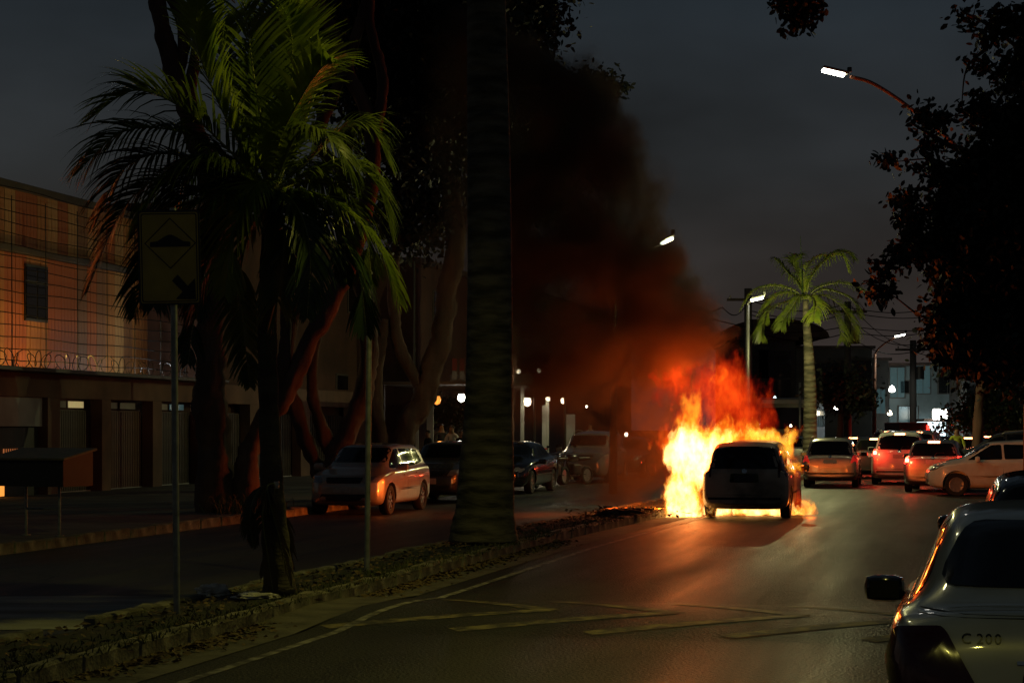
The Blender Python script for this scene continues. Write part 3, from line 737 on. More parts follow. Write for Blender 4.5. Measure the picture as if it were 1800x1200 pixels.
# ================================================================== CARS
def interp(pts, y):
    if y <= pts[0][0]: return pts[0][1]
    for (a, va), (b, vb) in zip(pts, pts[1:]):
        if y <= b:
            u = (y - a) / (b - a); return va + (vb - va) * u
    return pts[-1][1]
PAINT = {}
def paintmat(name, c, rough=.3, metal=.35):
    if name not in PAINT: PAINT[name] = mat(name, c, rough, metal, col2=[x * .8 for x in c], scale=3, coat=1.0)
    return PAINT[name]
SPEC = {
 # front is +y. top: roofline; belt: shoulder line; wid: half-width in plan; low: underside
 'hatch': dict(L=4.0, H=1.47, R=.305, ax=(1.27, -1.22), top=[(-2.0, .62), (-1.98, .95), (-1.90, 1.08), (-1.62, 1.42), (-1.3, 1.47), (-.4, 1.485), (.35, 1.44), (1.05, 1.02), (1.35, .96), (1.8, .82), (1.95, .70), (2.0, .58)],
   belt=[(-2.0, .95), (-1.5, .98), (0, .93), (1.1, .90), (1.8, .78), (2.0, .62)], w=[(-2.0, .70), (-1.95, .77), (-1.75, .83), (-1.2, .845), (1.2, .845), (1.6, .82), (1.85, .70), (2.0, .52)], wr=.56),
 'mpv': dict(L=4.1, H=1.6, R=.31, ax=(1.28, -1.27), top=[(-2.05, .60), (-2.03, .95), (-1.98, 1.10), (-1.82, 1.50), (-1.55, 1.60), (-.4, 1.635), (.45, 1.56), (1.25, 1.10), (1.5, 1.03), (1.85, .88), (2.0, .74), (2.05, .6)],
   belt=[(-2.05, .98), (-1.5, 1.0), (0, .95), (1.2, .93), (1.8, .83), (2.05, .65)], w=[(-2.05, .74), (-2.0, .80), (-1.8, .855), (-1.2, .87), (1.2, .865), (1.6, .83), (1.85, .72), (2.05, .55)], wr=.60),
 'wagon': dict(L=4.3, H=1.5, R=.31, ax=(1.35, -1.3), top=[(-2.15, .6), (-2.13, .9), (-2.08, 1.02), (-1.85, 1.42), (-1.6, 1.50), (-.4, 1.52), (.35, 1.46), (1.1, 1.02), (1.45, .96), (1.9, .84), (2.1, .70), (2.15, .58)],
   belt=[(-2.15, .92), (-1.5, .95), (0, .92), (1.1, .90), (1.8, .80), (2.15, .62)], w=[(-2.15, .74), (-2.1, .79), (-1.9, .835), (-1.2, .85), (1.2, .85), (1.65, .82), (1.95, .70), (2.15, .52)], wr=.58),
 'suv': dict(L=4.4, H=1.68, R=.36, ax=(1.35, -1.32), top=[(-2.2, .68), (-2.18, 1.05), (-2.12, 1.16), (-1.88, 1.58), (-1.6, 1.68), (-.4, 1.71), (.4, 1.62), (1.1, 1.16), (1.45, 1.10), (1.95, .99), (2.15, .82), (2.2, .66)],
   belt=[(-2.2, 1.05), (-1.5, 1.08), (0, 1.04), (1.1, 1.03), (1.9, .93), (2.2, .72)], w=[(-2.2, .78), (-2.15, .84), (-1.95, .89), (-1.2, .91), (1.2, .91), (1.65, .88), (1.95, .78), (2.2, .6)], wr=.62),
 'sedan': dict(L=4.52, H=1.43, R=.32, ax=(1.42, -1.29), top=[(-2.26, .60), (-2.255, .90), (-2.21, .995), (-2.10, 1.015), (-1.90, 1.02), (-1.80, 1.04), (-1.05, 1.35), (-.75, 1.405), (-.25, 1.435), (.25, 1.41), (.6, 1.34), (1.25, .99), (1.6, .93), (2.0, .81), (2.2, .68), (2.26, .56)],
   belt=[(-2.26, .90), (-2.0, .965), (-1.5, .97), (-.5, .93), (.5, .91), (1.2, .89), (1.8, .80), (2.26, .60)], w=[(-2.26, .73), (-2.22, .785), (-2.05, .835), (-1.7, .86), (-1.2, .868), (1.0, .868), (1.6, .84), (1.95, .75), (2.15, .62), (2.26, .48)], wr=.56),
}
BODY = {}
def body_mesh(kind):
    if kind in BODY: return BODY[kind]
    p = SPEC[kind]; L = p['L']; h = L / 2
    keys = sorted(set([y for y, _ in p['top']] + [y for y, _ in p['w']] + list(np.linspace(-h + .3, h - .3, 12))))
    ys = [keys[0]]
    for y in keys[1:]:
        if y - ys[-1] > .02: ys.append(y)
    rows = []
    for y in ys:
        zt = interp(p['top'], y); zb = min(interp(p['belt'], y), zt - .015); w = interp(p['w'], y)
        e = max(0, (abs(y) - (h - .35)) / .35); low = .19 + .13 * e ** 2
        g = max(0, min(1, (zt - zb) / .40)); wr = p['wr']
        half = [(0, low), (.72 * w, low), (.93 * w, low + .03), (.985 * w, low + .13), (w, .48), (w * .995, zb - .17), (w * .975, zb - .05), (w * .94, zb),
                ((.90 - .02 * g) * w, zb + .012 + .02 * g * 0), ((.80 * (1 - g)) * w + g * (wr + (.90 * w - wr) * .52), zb + (zt - zb) * .47),
                ((.62 * (1 - g)) * w + g * (wr + .045), zb + (zt - zb) * .84), ((.45 * (1 - g)) * w + g * (wr - .05), zb + (zt - zb) * .955), ((.22 * (1 - g)) * w + g * wr * .5, zb + (zt - zb) * .99), (0, zt)]
        rows.append([Vector((x, y, z)) for x, z in half])
    n = len(rows[0]); ring = []
    v = []; f = []
    for r in rows: v += r + [Vector((-q.x, q.y, q.z)) for q in r[-2:0:-1]]
    m = 2 * n - 2
    for i in range(len(rows) - 1):
        for k in range(m):
            a = i * m + k; b = i * m + (k + 1) % m
            f.append((a, b, b + m, a + m))
    for i, flip in ((0, 1), (len(rows) - 1, 0)):
        o = i * m
        for k in range(n - 1):
            a, b = o + k, o + k + 1; a2, b2 = o + (m - k) % m, o + (m - k - 1)
            q = [a, b, b2, a2]; q = list(dict.fromkeys(q))
            f.append(tuple(q if not flip else q[::-1]))
    me = bpy.data.meshes.new('body'); me.from_pydata([tuple(q) for q in v], [], f); me.update()
    o = bpy.data.objects.new('tmp_body', me); C.objects.link(o)
    md = o.modifiers.new('s', 'SUBSURF'); md.levels = 2; md.render_levels = 2
    cutters = []
    for ay in p['ax']:
        for sx in (-1, 1):
            mb = MB().tube([(sx * .82 - .22, ay, p['R'] + .01), (sx * .82 + .24, ay, p['R'] + .01)], p['R'] + .055, 32)
            c = mb.build('tmp_cut', None); bmc = bmesh.new(); bmc.from_mesh(c.data); bmesh.ops.recalc_face_normals(bmc, faces=bmc.faces); bmc.to_mesh(c.data); bmc.free(); cutters.append(c)
            b = o.modifiers.new('b', 'BOOLEAN'); b.operation = 'DIFFERENCE'; b.object = c; b.solver = 'EXACT'
    dg = bpy.context.evaluated_depsgraph_get(); me2 = bpy.data.meshes.new_from_object(o.evaluated_get(dg))
    for x in cutters + [o]: bpy.data.objects.remove(x)
    me2.name = 'body'; me2.materials.clear(); me2.shade_smooth(); me2.set_sharp_from_angle(angle=R(38))
    bm = bmesh.new(); bm.from_mesh(me2); bvh = BVHTree.FromBMesh(bm); bm.free()
    BODY[kind] = (me2, bvh, p); return BODY[kind]
DIRS = {'rear': (Vector((0, 1, 0)), lambda a, b: Vector((a, -6, b))), 'front': (Vector((0, -1, 0)), lambda a, b: Vector((a, 6, b))),
        'left': (Vector((1, 0, 0)), lambda a, b: Vector((-6, a, b))), 'right': (Vector((-1, 0, 0)), lambda a, b: Vector((6, a, b))), 'top': (Vector((0, 0, -1)), lambda a, b: Vector((a, b, 6)))}
PANEL_CACHE = {}
def panel(kind, name, outline, view, m, parent, off=.004, r=.03, rings=5, sub=True, thick=.012):
    """a piece of glass, lamp or trim that follows the bodywork, a few millimetres proud"""
    key = (kind, name, tuple(map(tuple, outline)), view, off)
    if key not in PANEL_CACHE:
        _, bvh, _ = BODY[kind]; d, org = DIRS[view]
        ol = roundpoly(outline, r, 3) if r else list(outline)
        o2 = []
        for i in range(len(ol)):
            a = Vector(ol[i]); b = Vector(ol[(i + 1) % len(ol)]); k = max(1, int((b - a).length / .09))
            for j in range(k): o2.append(tuple(a.lerp(b, j / k)))
        n = len(o2); cx = sum(q[0] for q in o2) / n; cz = sum(q[1] for q in o2) / n; v = []
        def hit(a, b):
            h, nn, _, _ = bvh.ray_cast(org(a, b), d)
            if h is None: h, nn, _, _ = bvh.find_nearest(org(a, b) + d * 4.5)
            if nn.dot(d) > 0: nn = -nn
            return h, nn
        for k in range(rings):
            u = 1 - k / rings
            for a, b in o2:
                h, nn = hit(cx + (a - cx) * u, cz + (b - cz) * u); v.append(h + nn * off)
        h, nn = hit(cx, cz); v.append(h + nn * off); ci = len(v) - 1
        for a, b in o2:
            h, nn = hit(a, b); v.append(h - nn * thick)
        f = []
        for k in range(rings - 1):
            for i in range(n): f.append((k * n + i, k * n + (i + 1) % n, (k + 1) * n + (i + 1) % n, (k + 1) * n + i))
        for i in range(n): f.append(((rings - 1) * n + i, (rings - 1) * n + (i + 1) % n, ci))
        for i in range(n): f.append((i, ci + 1 + i, ci + 1 + (i + 1) % n, (i + 1) % n))
        me = bpy.data.meshes.new(name); me.from_pydata([tuple(q) for q in v], [], f); me.update()
        me.shade_smooth(); me.set_sharp_from_angle(angle=R(45)); PANEL_CACHE[key] = me
    me = PANEL_CACHE[key].copy(); me.materials.clear(); me.materials.append(M[m] if isinstance(m, str) else m)
    return share(name, me, parent)
def mirror2(o): return [(-a, b) for a, b in o]
WH = {}
def wheel(kind, parent, rimmat='rim'):
    p = SPEC[kind]; Rr = p['R']
    if Rr not in WH:
        t = MB().lathe([(Rr * .64, -.09), (Rr * .70, -.10), (Rr * .95, -.095), (Rr, -.07), (Rr, .07), (Rr * .95, .095), (Rr * .70, .10), (Rr * .64, .09)], 28, (0, 0, 0), 'x').build('tmp', 'rubber', None, True, 40)
        rm = MB().lathe([(Rr * .67, .085), (Rr * .62, .088), (Rr * .60, .05), (Rr * .2, .03), (0, .045)], 28, (0, 0, 0), 'x')
        for k in range(7):
            a = 2 * math.pi * k / 7; mx = Matrix.Rotation(a, 4, 'X')
            rm.box(mx @ Vector((.066, 0, Rr * .36)), (.03, .05, Rr * .52), mx)
        ro = rm.build('tmp2', rimmat, None, True, 35)
        WH[Rr] = (t.data, ro.data); bpy.data.objects.remove(t); bpy.data.objects.remove(ro)
    for ay in p['ax']:
        for sx in (-1, 1):
            w = interp(p['w'], ay) - .115
            o = share('wheel', WH[Rr][0], parent, (sx * w, ay, Rr), (0, 0, 0 if sx > 0 else math.pi)); share('rim', WH[Rr][1], o)
def mirror_(parent, kind, body):
    p = SPEC[kind]; z = interp(p['belt'], .75) + (-.03 if kind == 'sedan' else .07); w = interp(p['w'], .7)
    for sx in (-1, 1):
        mb = MB().box((sx * (w + .09), .74, z), (.23, .13, .155), bev=.06).box((sx * (w - .02), .76, z - .03), (.10, .05, .03))
        o = mb.build('wing_mirror', body, parent, True, 40)
        MB().box((sx * (w + .09), .678, z), (.17, .008, .105), bev=.003).build('mirror_glass', 'glass', o)
def car(kind, label, pos, heading, paintm, cat='car', rear='off', group=None, front='off', stop=True, name=None, mirrors='body', plate=True, details=True, lamps=False, sooty=False):
    me, bvh, p = body_mesh(kind); h = p['L'] / 2
    root = empty(name or {'hatch': 'hatchback_car', 'mpv': 'minivan_car', 'wagon': 'estate_car', 'suv': 'suv_car', 'sedan': 'saloon_car'}[kind], label, cat, pos, heading, group)
    b = me.copy(); b.materials.clear(); b.materials.append(paintm); share('body', b, root)
    wheel(kind, root); mirror_(root, kind, paintm if mirrors == 'body' else M['blackgloss'])
    P_ = lambda *a, **k: panel(kind, *a, **k)
    T = lambda y: interp(p['top'], y); Bt = lambda y: interp(p['belt'], y)
    # glass
    if kind == 'sedan':
        ry0, ry1 = -1.75, -1.03; zr0, zr1 = T(ry0) + .02, T(ry1) - .005
        P_('rear_window', [(-.64, zr0), (.64, zr0), (.50, zr1), (-.50, zr1)], 'rear', 'glass', root, r=.09, rings=14, off=.009)
        side = [[(1.12, Bt(1.1) + .035), (.56, 1.315), (.16, 1.362), (.13, Bt(.1) + .03)], [(.07, Bt(.1) + .03), (.10, 1.362), (-.55, 1.35), (-.93, 1.26), (-.86, Bt(-.9) + .04)], [(-.92, Bt(-.9) + .04), (-.97, 1.245), (-1.3, 1.10), (-1.38, Bt(-1.3) + .055)]]
        ws = (1.15, .62)
    else:
        b0 = {'hatch': (1.02, 1.37), 'mpv': (1.04, 1.50), 'wagon': (.98, 1.39), 'suv': (1.12, 1.57)}[kind]; wr = p['wr']
        P_('rear_window', [(-wr - .09, b0[0]), (wr + .09, b0[0]), (wr - .05, b0[1]), (-wr + .05, b0[1])], 'rear', 'glass', root, r=.08, rings=7)
        zt = T(-.4) - .12; x0 = -h + .52
        side = [[(.98, Bt(1) + .05), (.36, zt - .02), (.10, zt), (.08, Bt(.1) + .04)], [(.02, Bt(0) + .04), (.04, zt), (-.85, zt - .01), (-.83, Bt(-.8) + .04)], [(-.89, Bt(-.8) + .045), (-.91, zt - .015), (x0 + .2, zt - .05), (x0, Bt(-1.5) + .09)]]
        ws = {'hatch': (1.0, .40), 'mpv': (1.18, .52), 'wagon': (1.05, .42), 'suv': (1.05, .46)}[kind]
    P_('windscreen', [(-.70, T(ws[0]) + .03), (.70, T(ws[0]) + .03), (p['wr'] - .02, T(ws[1]) - .03), (-p['wr'] + .02, T(ws[1]) - .03)], 'front', 'glass', root, r=.06, rings=7)
    for sv in ('left', 'right'):
        for q in side: P_('side_window', q, sv, 'glass', root, r=.045, rings=4, off=.0035)
        if details:
            for yy in ((.06, -.88) if kind != 'sedan' else (.10, -.88)):
                P_('door_seam', [(yy, .30), (yy + .012, .30), (yy + .012, Bt(yy) - .01), (yy, Bt(yy) - .01)], sv, 'black', root, off=.0015, r=0, rings=1, thick=.004)
            for yy in (.32, -.62):
                P_('door_handle', [(yy - .14, Bt(yy) - .13), (yy, Bt(yy) - .13), (yy, Bt(yy) - .10), (yy - .14, Bt(yy) - .10)], sv, paintm, root, off=.02, r=.01, rings=2)
            P_('rub_strip', [(-.95, .50), (1.0, .50), (1.0, .54), (-.95, .54)], sv, 'black', root, off=.007, r=.01, rings=1)
    # rear lamps
    if kind == 'sedan': tl = [(.60, .945), (.44, .66), (.80, .60), (.85, .78), (.80, .93)]
    elif kind == 'hatch': tl = [(.60, .78), (.80, .80), (.77, 1.0), (.66, 1.02)]
    elif kind == 'mpv': tl = [(.66, .86), (.84, .88), (.76, 1.32), (.68, 1.34), (.655, 1.1)]
    elif kind == 'wagon': tl = [(.60, .74), (.82, .76), (.80, .98), (.68, .97)]
    else: tl = [(.62, .90), (.86, .92), (.84, 1.12), (.70, 1.12)]
    lm = {'off': 'tailoff', 'dim': 'taildim', 'brake': 'brake'}[rear]
    for sg in (0, 1):
        q = tl if sg else mirror2(tl)
        o = P_('tail_light', q, 'rear', lm, root, off=.018 if kind == 'sedan' else .009, r=.03, rings=8 if kind == 'sedan' else 4)
        if rear == 'brake':
            cx = sum(a for a, _ in q) / len(q); cz = sum(b for _, b in q) / len(q)
            P_('lamp_core', [(cx - .045, cz - .045), (cx + .045, cz - .045), (cx + .045, cz + .045), (cx - .045, cz + .045)], 'rear', 'brake_hot', o, off=.014, r=.02, rings=2)
        if lamps and rear == 'brake':
            light('brake_glow', 'POINT', (q[0][0] * 1.05, -h - .18, q[0][1] + .1), 16.0, (1, .04, .015), .03, o)
    if stop and rear == 'brake' and kind != 'sedan':
        zz = b0[1] + .03
        o = P_('high_brake_light', [(-.16, zz - .02), (.16, zz - .02), (.16, zz + .025), (-.16, zz + .025)], 'rear', 'brake_hot', root, off=.014, r=.01, rings=2)
    # front
    hl = {'sedan': [(.42, .60), (.66, .60), (.74, .70), (.50, .74)], 'hatch': [(.44, .66), (.70, .68), (.78, .82), (.52, .80)], 'mpv': [(.42, .66), (.70, .68), (.80, .88), (.52, .82)], 'wagon': [(.44, .64), (.70, .66), (.78, .80), (.50, .78)], 'suv': [(.46, .80), (.76, .82), (.84, .95), (.54, .93)]}[kind]
    for q in (hl, mirror2(hl)): P_('headlight', q, 'front', 'lens', root, off=.006, r=.04, rings=4)
    zg = hl[0][1]
    P_('grille', [(-.36, zg), (.36, zg), (.40, zg + .12), (-.40, zg + .12)], 'front', 'black', root, off=.004, r=.03, rings=3)
    P_('lower_grille', [(-.52, .30), (.52, .30), (.48, .44), (-.48, .44)], 'front', 'black', root, off=.004, r=.04, rings=3)
    # rear trim
    zc = {'sedan': .60, 'hatch': .86, 'mpv': .86, 'wagon': .80, 'suv': .92}[kind]
    if plate:
        o = P_('plate_recess', [(-.29, zc - .10), (.29, zc - .10), (.27, zc + .08), (-.27, zc + .08)], 'rear', paintm if kind != 'mpv' else 'blackgloss', root, off=.004, r=.03, rings=2)
        P_('number_plate', [(-.20, zc - .075), (.20, zc - .075), (.20, zc + .055), (-.20, zc + .055)], 'rear', 'dark_metal' if sooty else 'plate', o, off=.012, r=.01, rings=2)
        P_('number_plate', [(-.20, .47), (.20, .47), (.20, .60), (-.20, .60)], 'front', 'plate', root, off=.02, r=.01, rings=2)
    if details:
        for z in ((.50,) if kind != 'sedan' else (.56,)):
            P_('bumper_seam', [(-.74, z), (.74, z), (.74, z + .012), (-.74, z + .012)], 'rear', 'black', root, off=.002, r=0, rings=1, thick=.004)
            P_('bumper_strip', [(-.72, z - .10), (.72, z - .10), (.72, z - .05), (-.72, z - .05)], 'rear', 'black', root, off=.008, r=.02, rings=1)
        MB().tube([(.35, -h - .0, .24), (.35, -h + .4, .24)], .025, 8).build('exhaust', 'dark_metal', root)
        if kind in ('wagon', 'suv'):
            for sx in (-1, 1):
                pts = [(sx * (p['wr'] + .0), y, T(y) - .012 + d) for y, d in ((-1.5, -.03), (-1.4, .03), (-.6, .045), (.1, .03), (.2, -.03))]
                MB().tube(pts, .014, 6).build('roof_rail', 'steel', root, True)
        if kind not in ('sedan',):
            zz = b0[0] + .02
            MB().tube([(0.02, -h + .03, zz - .02), (.10, -h + .085, zz + .08), (.30, -h + .10, zz + .07)], .008, 5).build('rear_wiper', 'black', root)
            o = P_('badge', [(-.05, zz - .11), (.05, zz - .11), (.05, zz - .02), (-.05, zz - .02)], 'rear', 'chrome', root, off=.006, r=.045, rings=2)
    return root
silver = paintmat('silver_paint', (.36, .35, .32), .26, .55); white = paintmat('white_paint', (.68, .66, .62), .3, 0)
dgrey = paintmat('dark_grey_paint', (.055, .055, .05), .25, .3); blackp = paintmat('black_paint', (.008, .008, .009), .14, .0)
charcoal = mat('scorched_paint', (.46, .40, .30), .5, col2=(.08, .07, .05), scale=1.7, coat=.3, detail=8, lo=.40, hi=.68); greengrey = paintmat('grey_green_paint', (.70, .70, .54), .28, .05)
H0 = -A0
def on(px, Y, z=0.0): return Vector(((px - CX) * Y / F, Y, z))
# the burning car
fire_rear = on(1308, 38.2)
fc = fire_rear + Vector((SU, CU, 0)) * 2.05
burn = car('mpv', 'dark minivan on fire in the middle of the road, seen from behind', fc, H0, charcoal, name='burning_car', mirrors='black', rear='off', sooty=True); burn.scale = (1.0, 1, .955)
# queue of cars behind it
def put(kind, label, px, Y, hd, pm, **k):
    p = SPEC[kind]; d = Vector((-math.sin(hd), math.cos(hd), 0))
    return car(kind, label, on(px, Y) + d * (p['L'] / 2), hd, pm, group='cars queueing on the road', **k)
put('wagon', 'silver estate car with roof rails and yellow-lit bumper, right of the fire', 1459, 58.5, H0 + .02, silver, rear='dim')
put('hatch', 'dark hatchback with red lamps between the silver estate and the white car', 1536, 68, H0 - .02, dgrey, rear='brake', lamps=True)
put('sedan', 'pale saloon furthest back, right above the silver estate car', 1514, 86, H0 - .1, silver, rear='dim', details=False)
put('suv', 'white car with high bright brake lights between dark hatchback and silver car', 1581, 61, H0 + .0, white, rear='brake', lamps=True)
put('hatch', 'silver hatchback with lit high brake light, nearest of the queue beside the orange-lit car', 1640, 53.8, H0 - .06, silver, rear='brake', lamps=True)
put('hatch', 'dark small car with red lamps right behind the person in yellow', 1700, 74, H0 - .1, dgrey, rear='brake', lamps=True)
put('suv', 'dark tall car with brake lights, between pale saloon and lorry', 1558, 96, H0 - .1, dgrey, rear='brake', lamps=True)
put('hatch', 'small silver car with red lamps squeezed behind the silver estate', 1498, 75, H0 - .05, silver, rear='brake', lamps=True)
put('hatch', 'distant dark car with red lamps behind the dark van', 1735, 86, H0 - .1, dgrey, rear='brake', lamps=True)
put('suv', 'tall white car with glowing high brake light, above the others at the back', 1612, 84, H0 - .12, white, rear='brake', lamps=True)
put('hatch', 'small car behind the minivan, just right of the flames', 1386, 80, H0, silver, rear='dim', details=False)
put('sedan', 'dark saloon far back beside the person in yellow', 1655, 92, H0 - .1, dgrey, rear='dim', details=False)
p = SPEC['hatch']
car('hatch', 'white hatchback standing side on across the road, lit orange by the fire', on(1762, 51.8) , R(82), white, group='cars queueing on the road')
car('suv', 'dark van with roof rack side on behind the orange-lit hatchback', on(1772, 63), R(76), dgrey, rear='brake', cat='van', name='dark_van', group='cars queueing on the road')
# far-side parked cars
par = 'cars parked on the far side'
car('hatch', 'silver hatchback parked facing the camera, its side lit orange, left of the big palm', rd(40.0, -12.35), H0 + math.pi, paintmat('silver_beige_paint', (.42, .38, .31), .3, .4), group=par)
car('hatch', 'dark hatchback parked behind the silver one, half hidden by the big palm trunk', rd(s_at(790, -12.3), -12.3), H0 + math.pi, dgrey, group=par)
car('sedan', 'dark car with red glints just right of the big palm trunk', rd(s_at(905, -12.2), -12.2), H0 + math.pi, blackp, group=par)
car('suv', 'white pickup-like car facing the camera beyond the motorcycles', rd(s_at(1042, -12.0), -12.0), H0 + math.pi, silver, group=par)
car('hatch', 'dark car in the smoke beyond the white parked car', rd(s_at(1105, -11.9), -11.9), H0 + math.pi, dgrey, group=par, details=False)
# near parked cars, lower right corner
cr_pos = rd(0, 0); 
bc = Vector((2.42, 8.08, 0)) + Vector((SU, CU, 0)) * 2.26
near = car('sedan', 'grey green saloon parked in the lower right corner, its left flank catching the fire', bc, H0, greengrey, mirrors='black', plate=False, name='parked_saloon')
KW = dict()
K_ = lambda *a, **k: panel('sedan', *a, **k)
K_('boot_seam', [(-.80, .985), (.80, .985), (.80, .997), (-.80, .997)], 'rear', 'black', near, off=.003, r=0, rings=1, thick=.006)
o = K_('plate_recess', [(-.29, .60), (.29, .60), (.27, .80), (-.27, .80)], 'rear', 'black', near, off=.004, r=.05, rings=3)
K_('number_plate', [(-.24, .61), (.24, .61), (.24, .75), (-.24, .75)], 'rear', 'plate', o, off=.012, r=.01, rings=2)
K_('recess_trim', [(-.30, .80), (.30, .80), (.30, .815), (-.30, .815)], 'rear', 'chrome', near, off=.016, r=.005, rings=1)
K_('antenna_base', [(-.03, -1.02), (.03, -1.02), (.03, -.92), (-.03, -.92)], 'top', 'black', near, off=.02, r=.02, rings=2)
bv = BODY['sedan'][1]; xo = -.53
for ch, adv in zip('C 200', (.045, .018, .036, .038, .036)):
    if ch != ' ':
        cu = bpy.data.curves.new('badge_text', 'FONT'); cu.body = ch; cu.size = .06; cu.extrude = .003
        to = bpy.data.objects.new('badge_text', cu); C.objects.link(to); dg = bpy.context.evaluated_depsgraph_get()
        tm = bpy.data.meshes.new_from_object(to.evaluated_get(dg)); bpy.data.objects.remove(to); tm.materials.clear(); tm.materials.append(M['chrome_d'])
        for q in tm.vertices:
            x, z = q.co.x * 1.05 + xo, q.co.y + .885; hh, nn, _, _ = bv.ray_cast(Vector((x, -6, z)), Vector((0, 1, 0)))
            q.co = Vector((x, (hh.y if hh else -2.26) - .004 - (q.co.z + .003) * .8, z))
        share('badge_letter', tm, near)
    xo += adv
# chrome strip round the side windows
for sv in ('left', 'right'):
    K_('window_trim', [(-1.36, .985), (1.10, .925), (1.10, .940), (-1.36, 1.0)], sv, 'chrome', near, off=.007, r=0, rings=1)
    K_('rear_side_marker', [(-2.1, .50), (-1.7, .50), (-1.7, .54), (-2.1, .54)], sv, 'chrome', near, off=.006, r=.01, rings=1)
d2 = Vector((3.5 + .86, 15.0, 0)) + Vector((SU, CU, 0)) * .6
car('hatch', 'black hatchback parked in front of the grey green saloon', d2, H0, blackp, mirrors='black', name='parked_hatchback')

# bus behind the fire
bp_ = on(1377, 90); bus = empty('bus', 'dark bus partly hidden between the fire and the palm trunk', 'bus', bp_, H0)
MB().box((0, 5, 1.75), (2.5, 10, 2.9), bev=.15).build('body', mat('bus_paint', (.13, .12, .10), .4, coat=.5), bus, True, 35)
MB().box((0, -.012, 2.25), (2.1, .03, 1.0), bev=.01).build('rear_window', 'glass', bus)
for i in range(6): MB().box((1.26, 1.2 + i * 1.5, 2.3), (.03, 1.3, .9), bev=.01).build('side_window', 'glass', bus)
MB().box((0, -.02, 3.02), (2.0, .03, .18), bev=.01).build('roof_trim', 'plaster_w', bus)
for sx in (-1, 1):
    for y in (2, 8): MB().lathe([(0, -.12), (.45, -.12), (.45, .12), (0, .12)], 20, (sx * 1.12, y, .45), 'x').build('wheel', 'rubber', bus)
    MB().box((sx * 1.0, -.02, 1.0), (.2, .03, .3), bev=.01).build('tail_light', 'tailoff', bus)

# motorcycles
def motorcycle(label, pos, rz):
    root = empty('motorcycle', label, 'motorcycle', pos, rz, 'motorcycles by the parked cars')
    for y in (-.62, .66):
        t = MB()
        pr = []
        for i in range(20):
            a = i / 20 * 2 * math.pi
        ring = []
        rr_ = .30; v = []; f = []; n = 20; mm = 6
        for i in range(n):
            a = 2 * math.pi * i / n
            for j in range(mm):
                b = 2 * math.pi * j / mm; r_ = rr_ - .055 + .055 * math.cos(b); v.append((.055 * math.sin(b), y + r_ * math.cos(a), .31 + r_ * math.sin(a)))
        for i in range(n):
            for j in range(mm): f.append((i * mm + j, i * mm + (j + 1) % mm, ((i + 1) % n) * mm + (j + 1) % mm, ((i + 1) % n) * mm + j))
        o = mesh_obj('wheel', v, f, 'rubber', root, True)
        MB().lathe([(0, -.03), (.21, -.02), (.21, .02), (0, .03)], 14, (0, y, .31), 'x').build('rim', 'rim', o)
    MB().tube([(0, .66, .31), (0, .5, .75), (0, .42, 1.0)], .03, 7).build('fork', 'chrome', root)
    MB().tube([(0, -.62, .31), (0, -.2, .4), (0, .2, .38), (0, .46, .8), (0, .1, .78), (0, -.6, .8)], .03, 7).build('frame', 'dark_metal', root)
    MB().box((0, .16, .86), (.26, .5, .22), bev=.08).build('tank', blackp, root, True)
    MB().box((0, -.38, .84), (.24, .62, .1), bev=.04).build('seat', 'black', root, True)
    MB().box((0, 0, .5), (.26, .4, .34), bev=.05).build('engine', 'dark_metal', root, True)
    MB().tube([(-.36, .30, 1.06), (-.1, .42, 1.0), (.1, .42, 1.0), (.36, .30, 1.06)], .016, 6).build('handlebar', 'chrome', root)
    MB().box((0, .56, .88), (.16, .1, .16), bev=.04).build('headlight', 'lens', root, True)
    MB().tube([(.14, 0, .3), (.16, -.4, .32), (.16, -.85, .38)], .04, 8).build('exhaust', 'chrome', root, True)
    for sx in (-1, 1): MB().tube([(sx * .25, .38, 1.04), (sx * .28, .36, 1.2)], .01, 5).box((sx * .3, .36, 1.24), (.11, .02, .07)).build('mirror', 'black', root)
    return root
motorcycle('motorcycle just in front of the white parked car', on(975, 60), R(150))
motorcycle('motorcycle standing right beside the first, nearer the road', on(1010, 61), R(140))
motorcycle('motorcycle close to the right edge of the big palm trunk', on(952, 58), R(165))

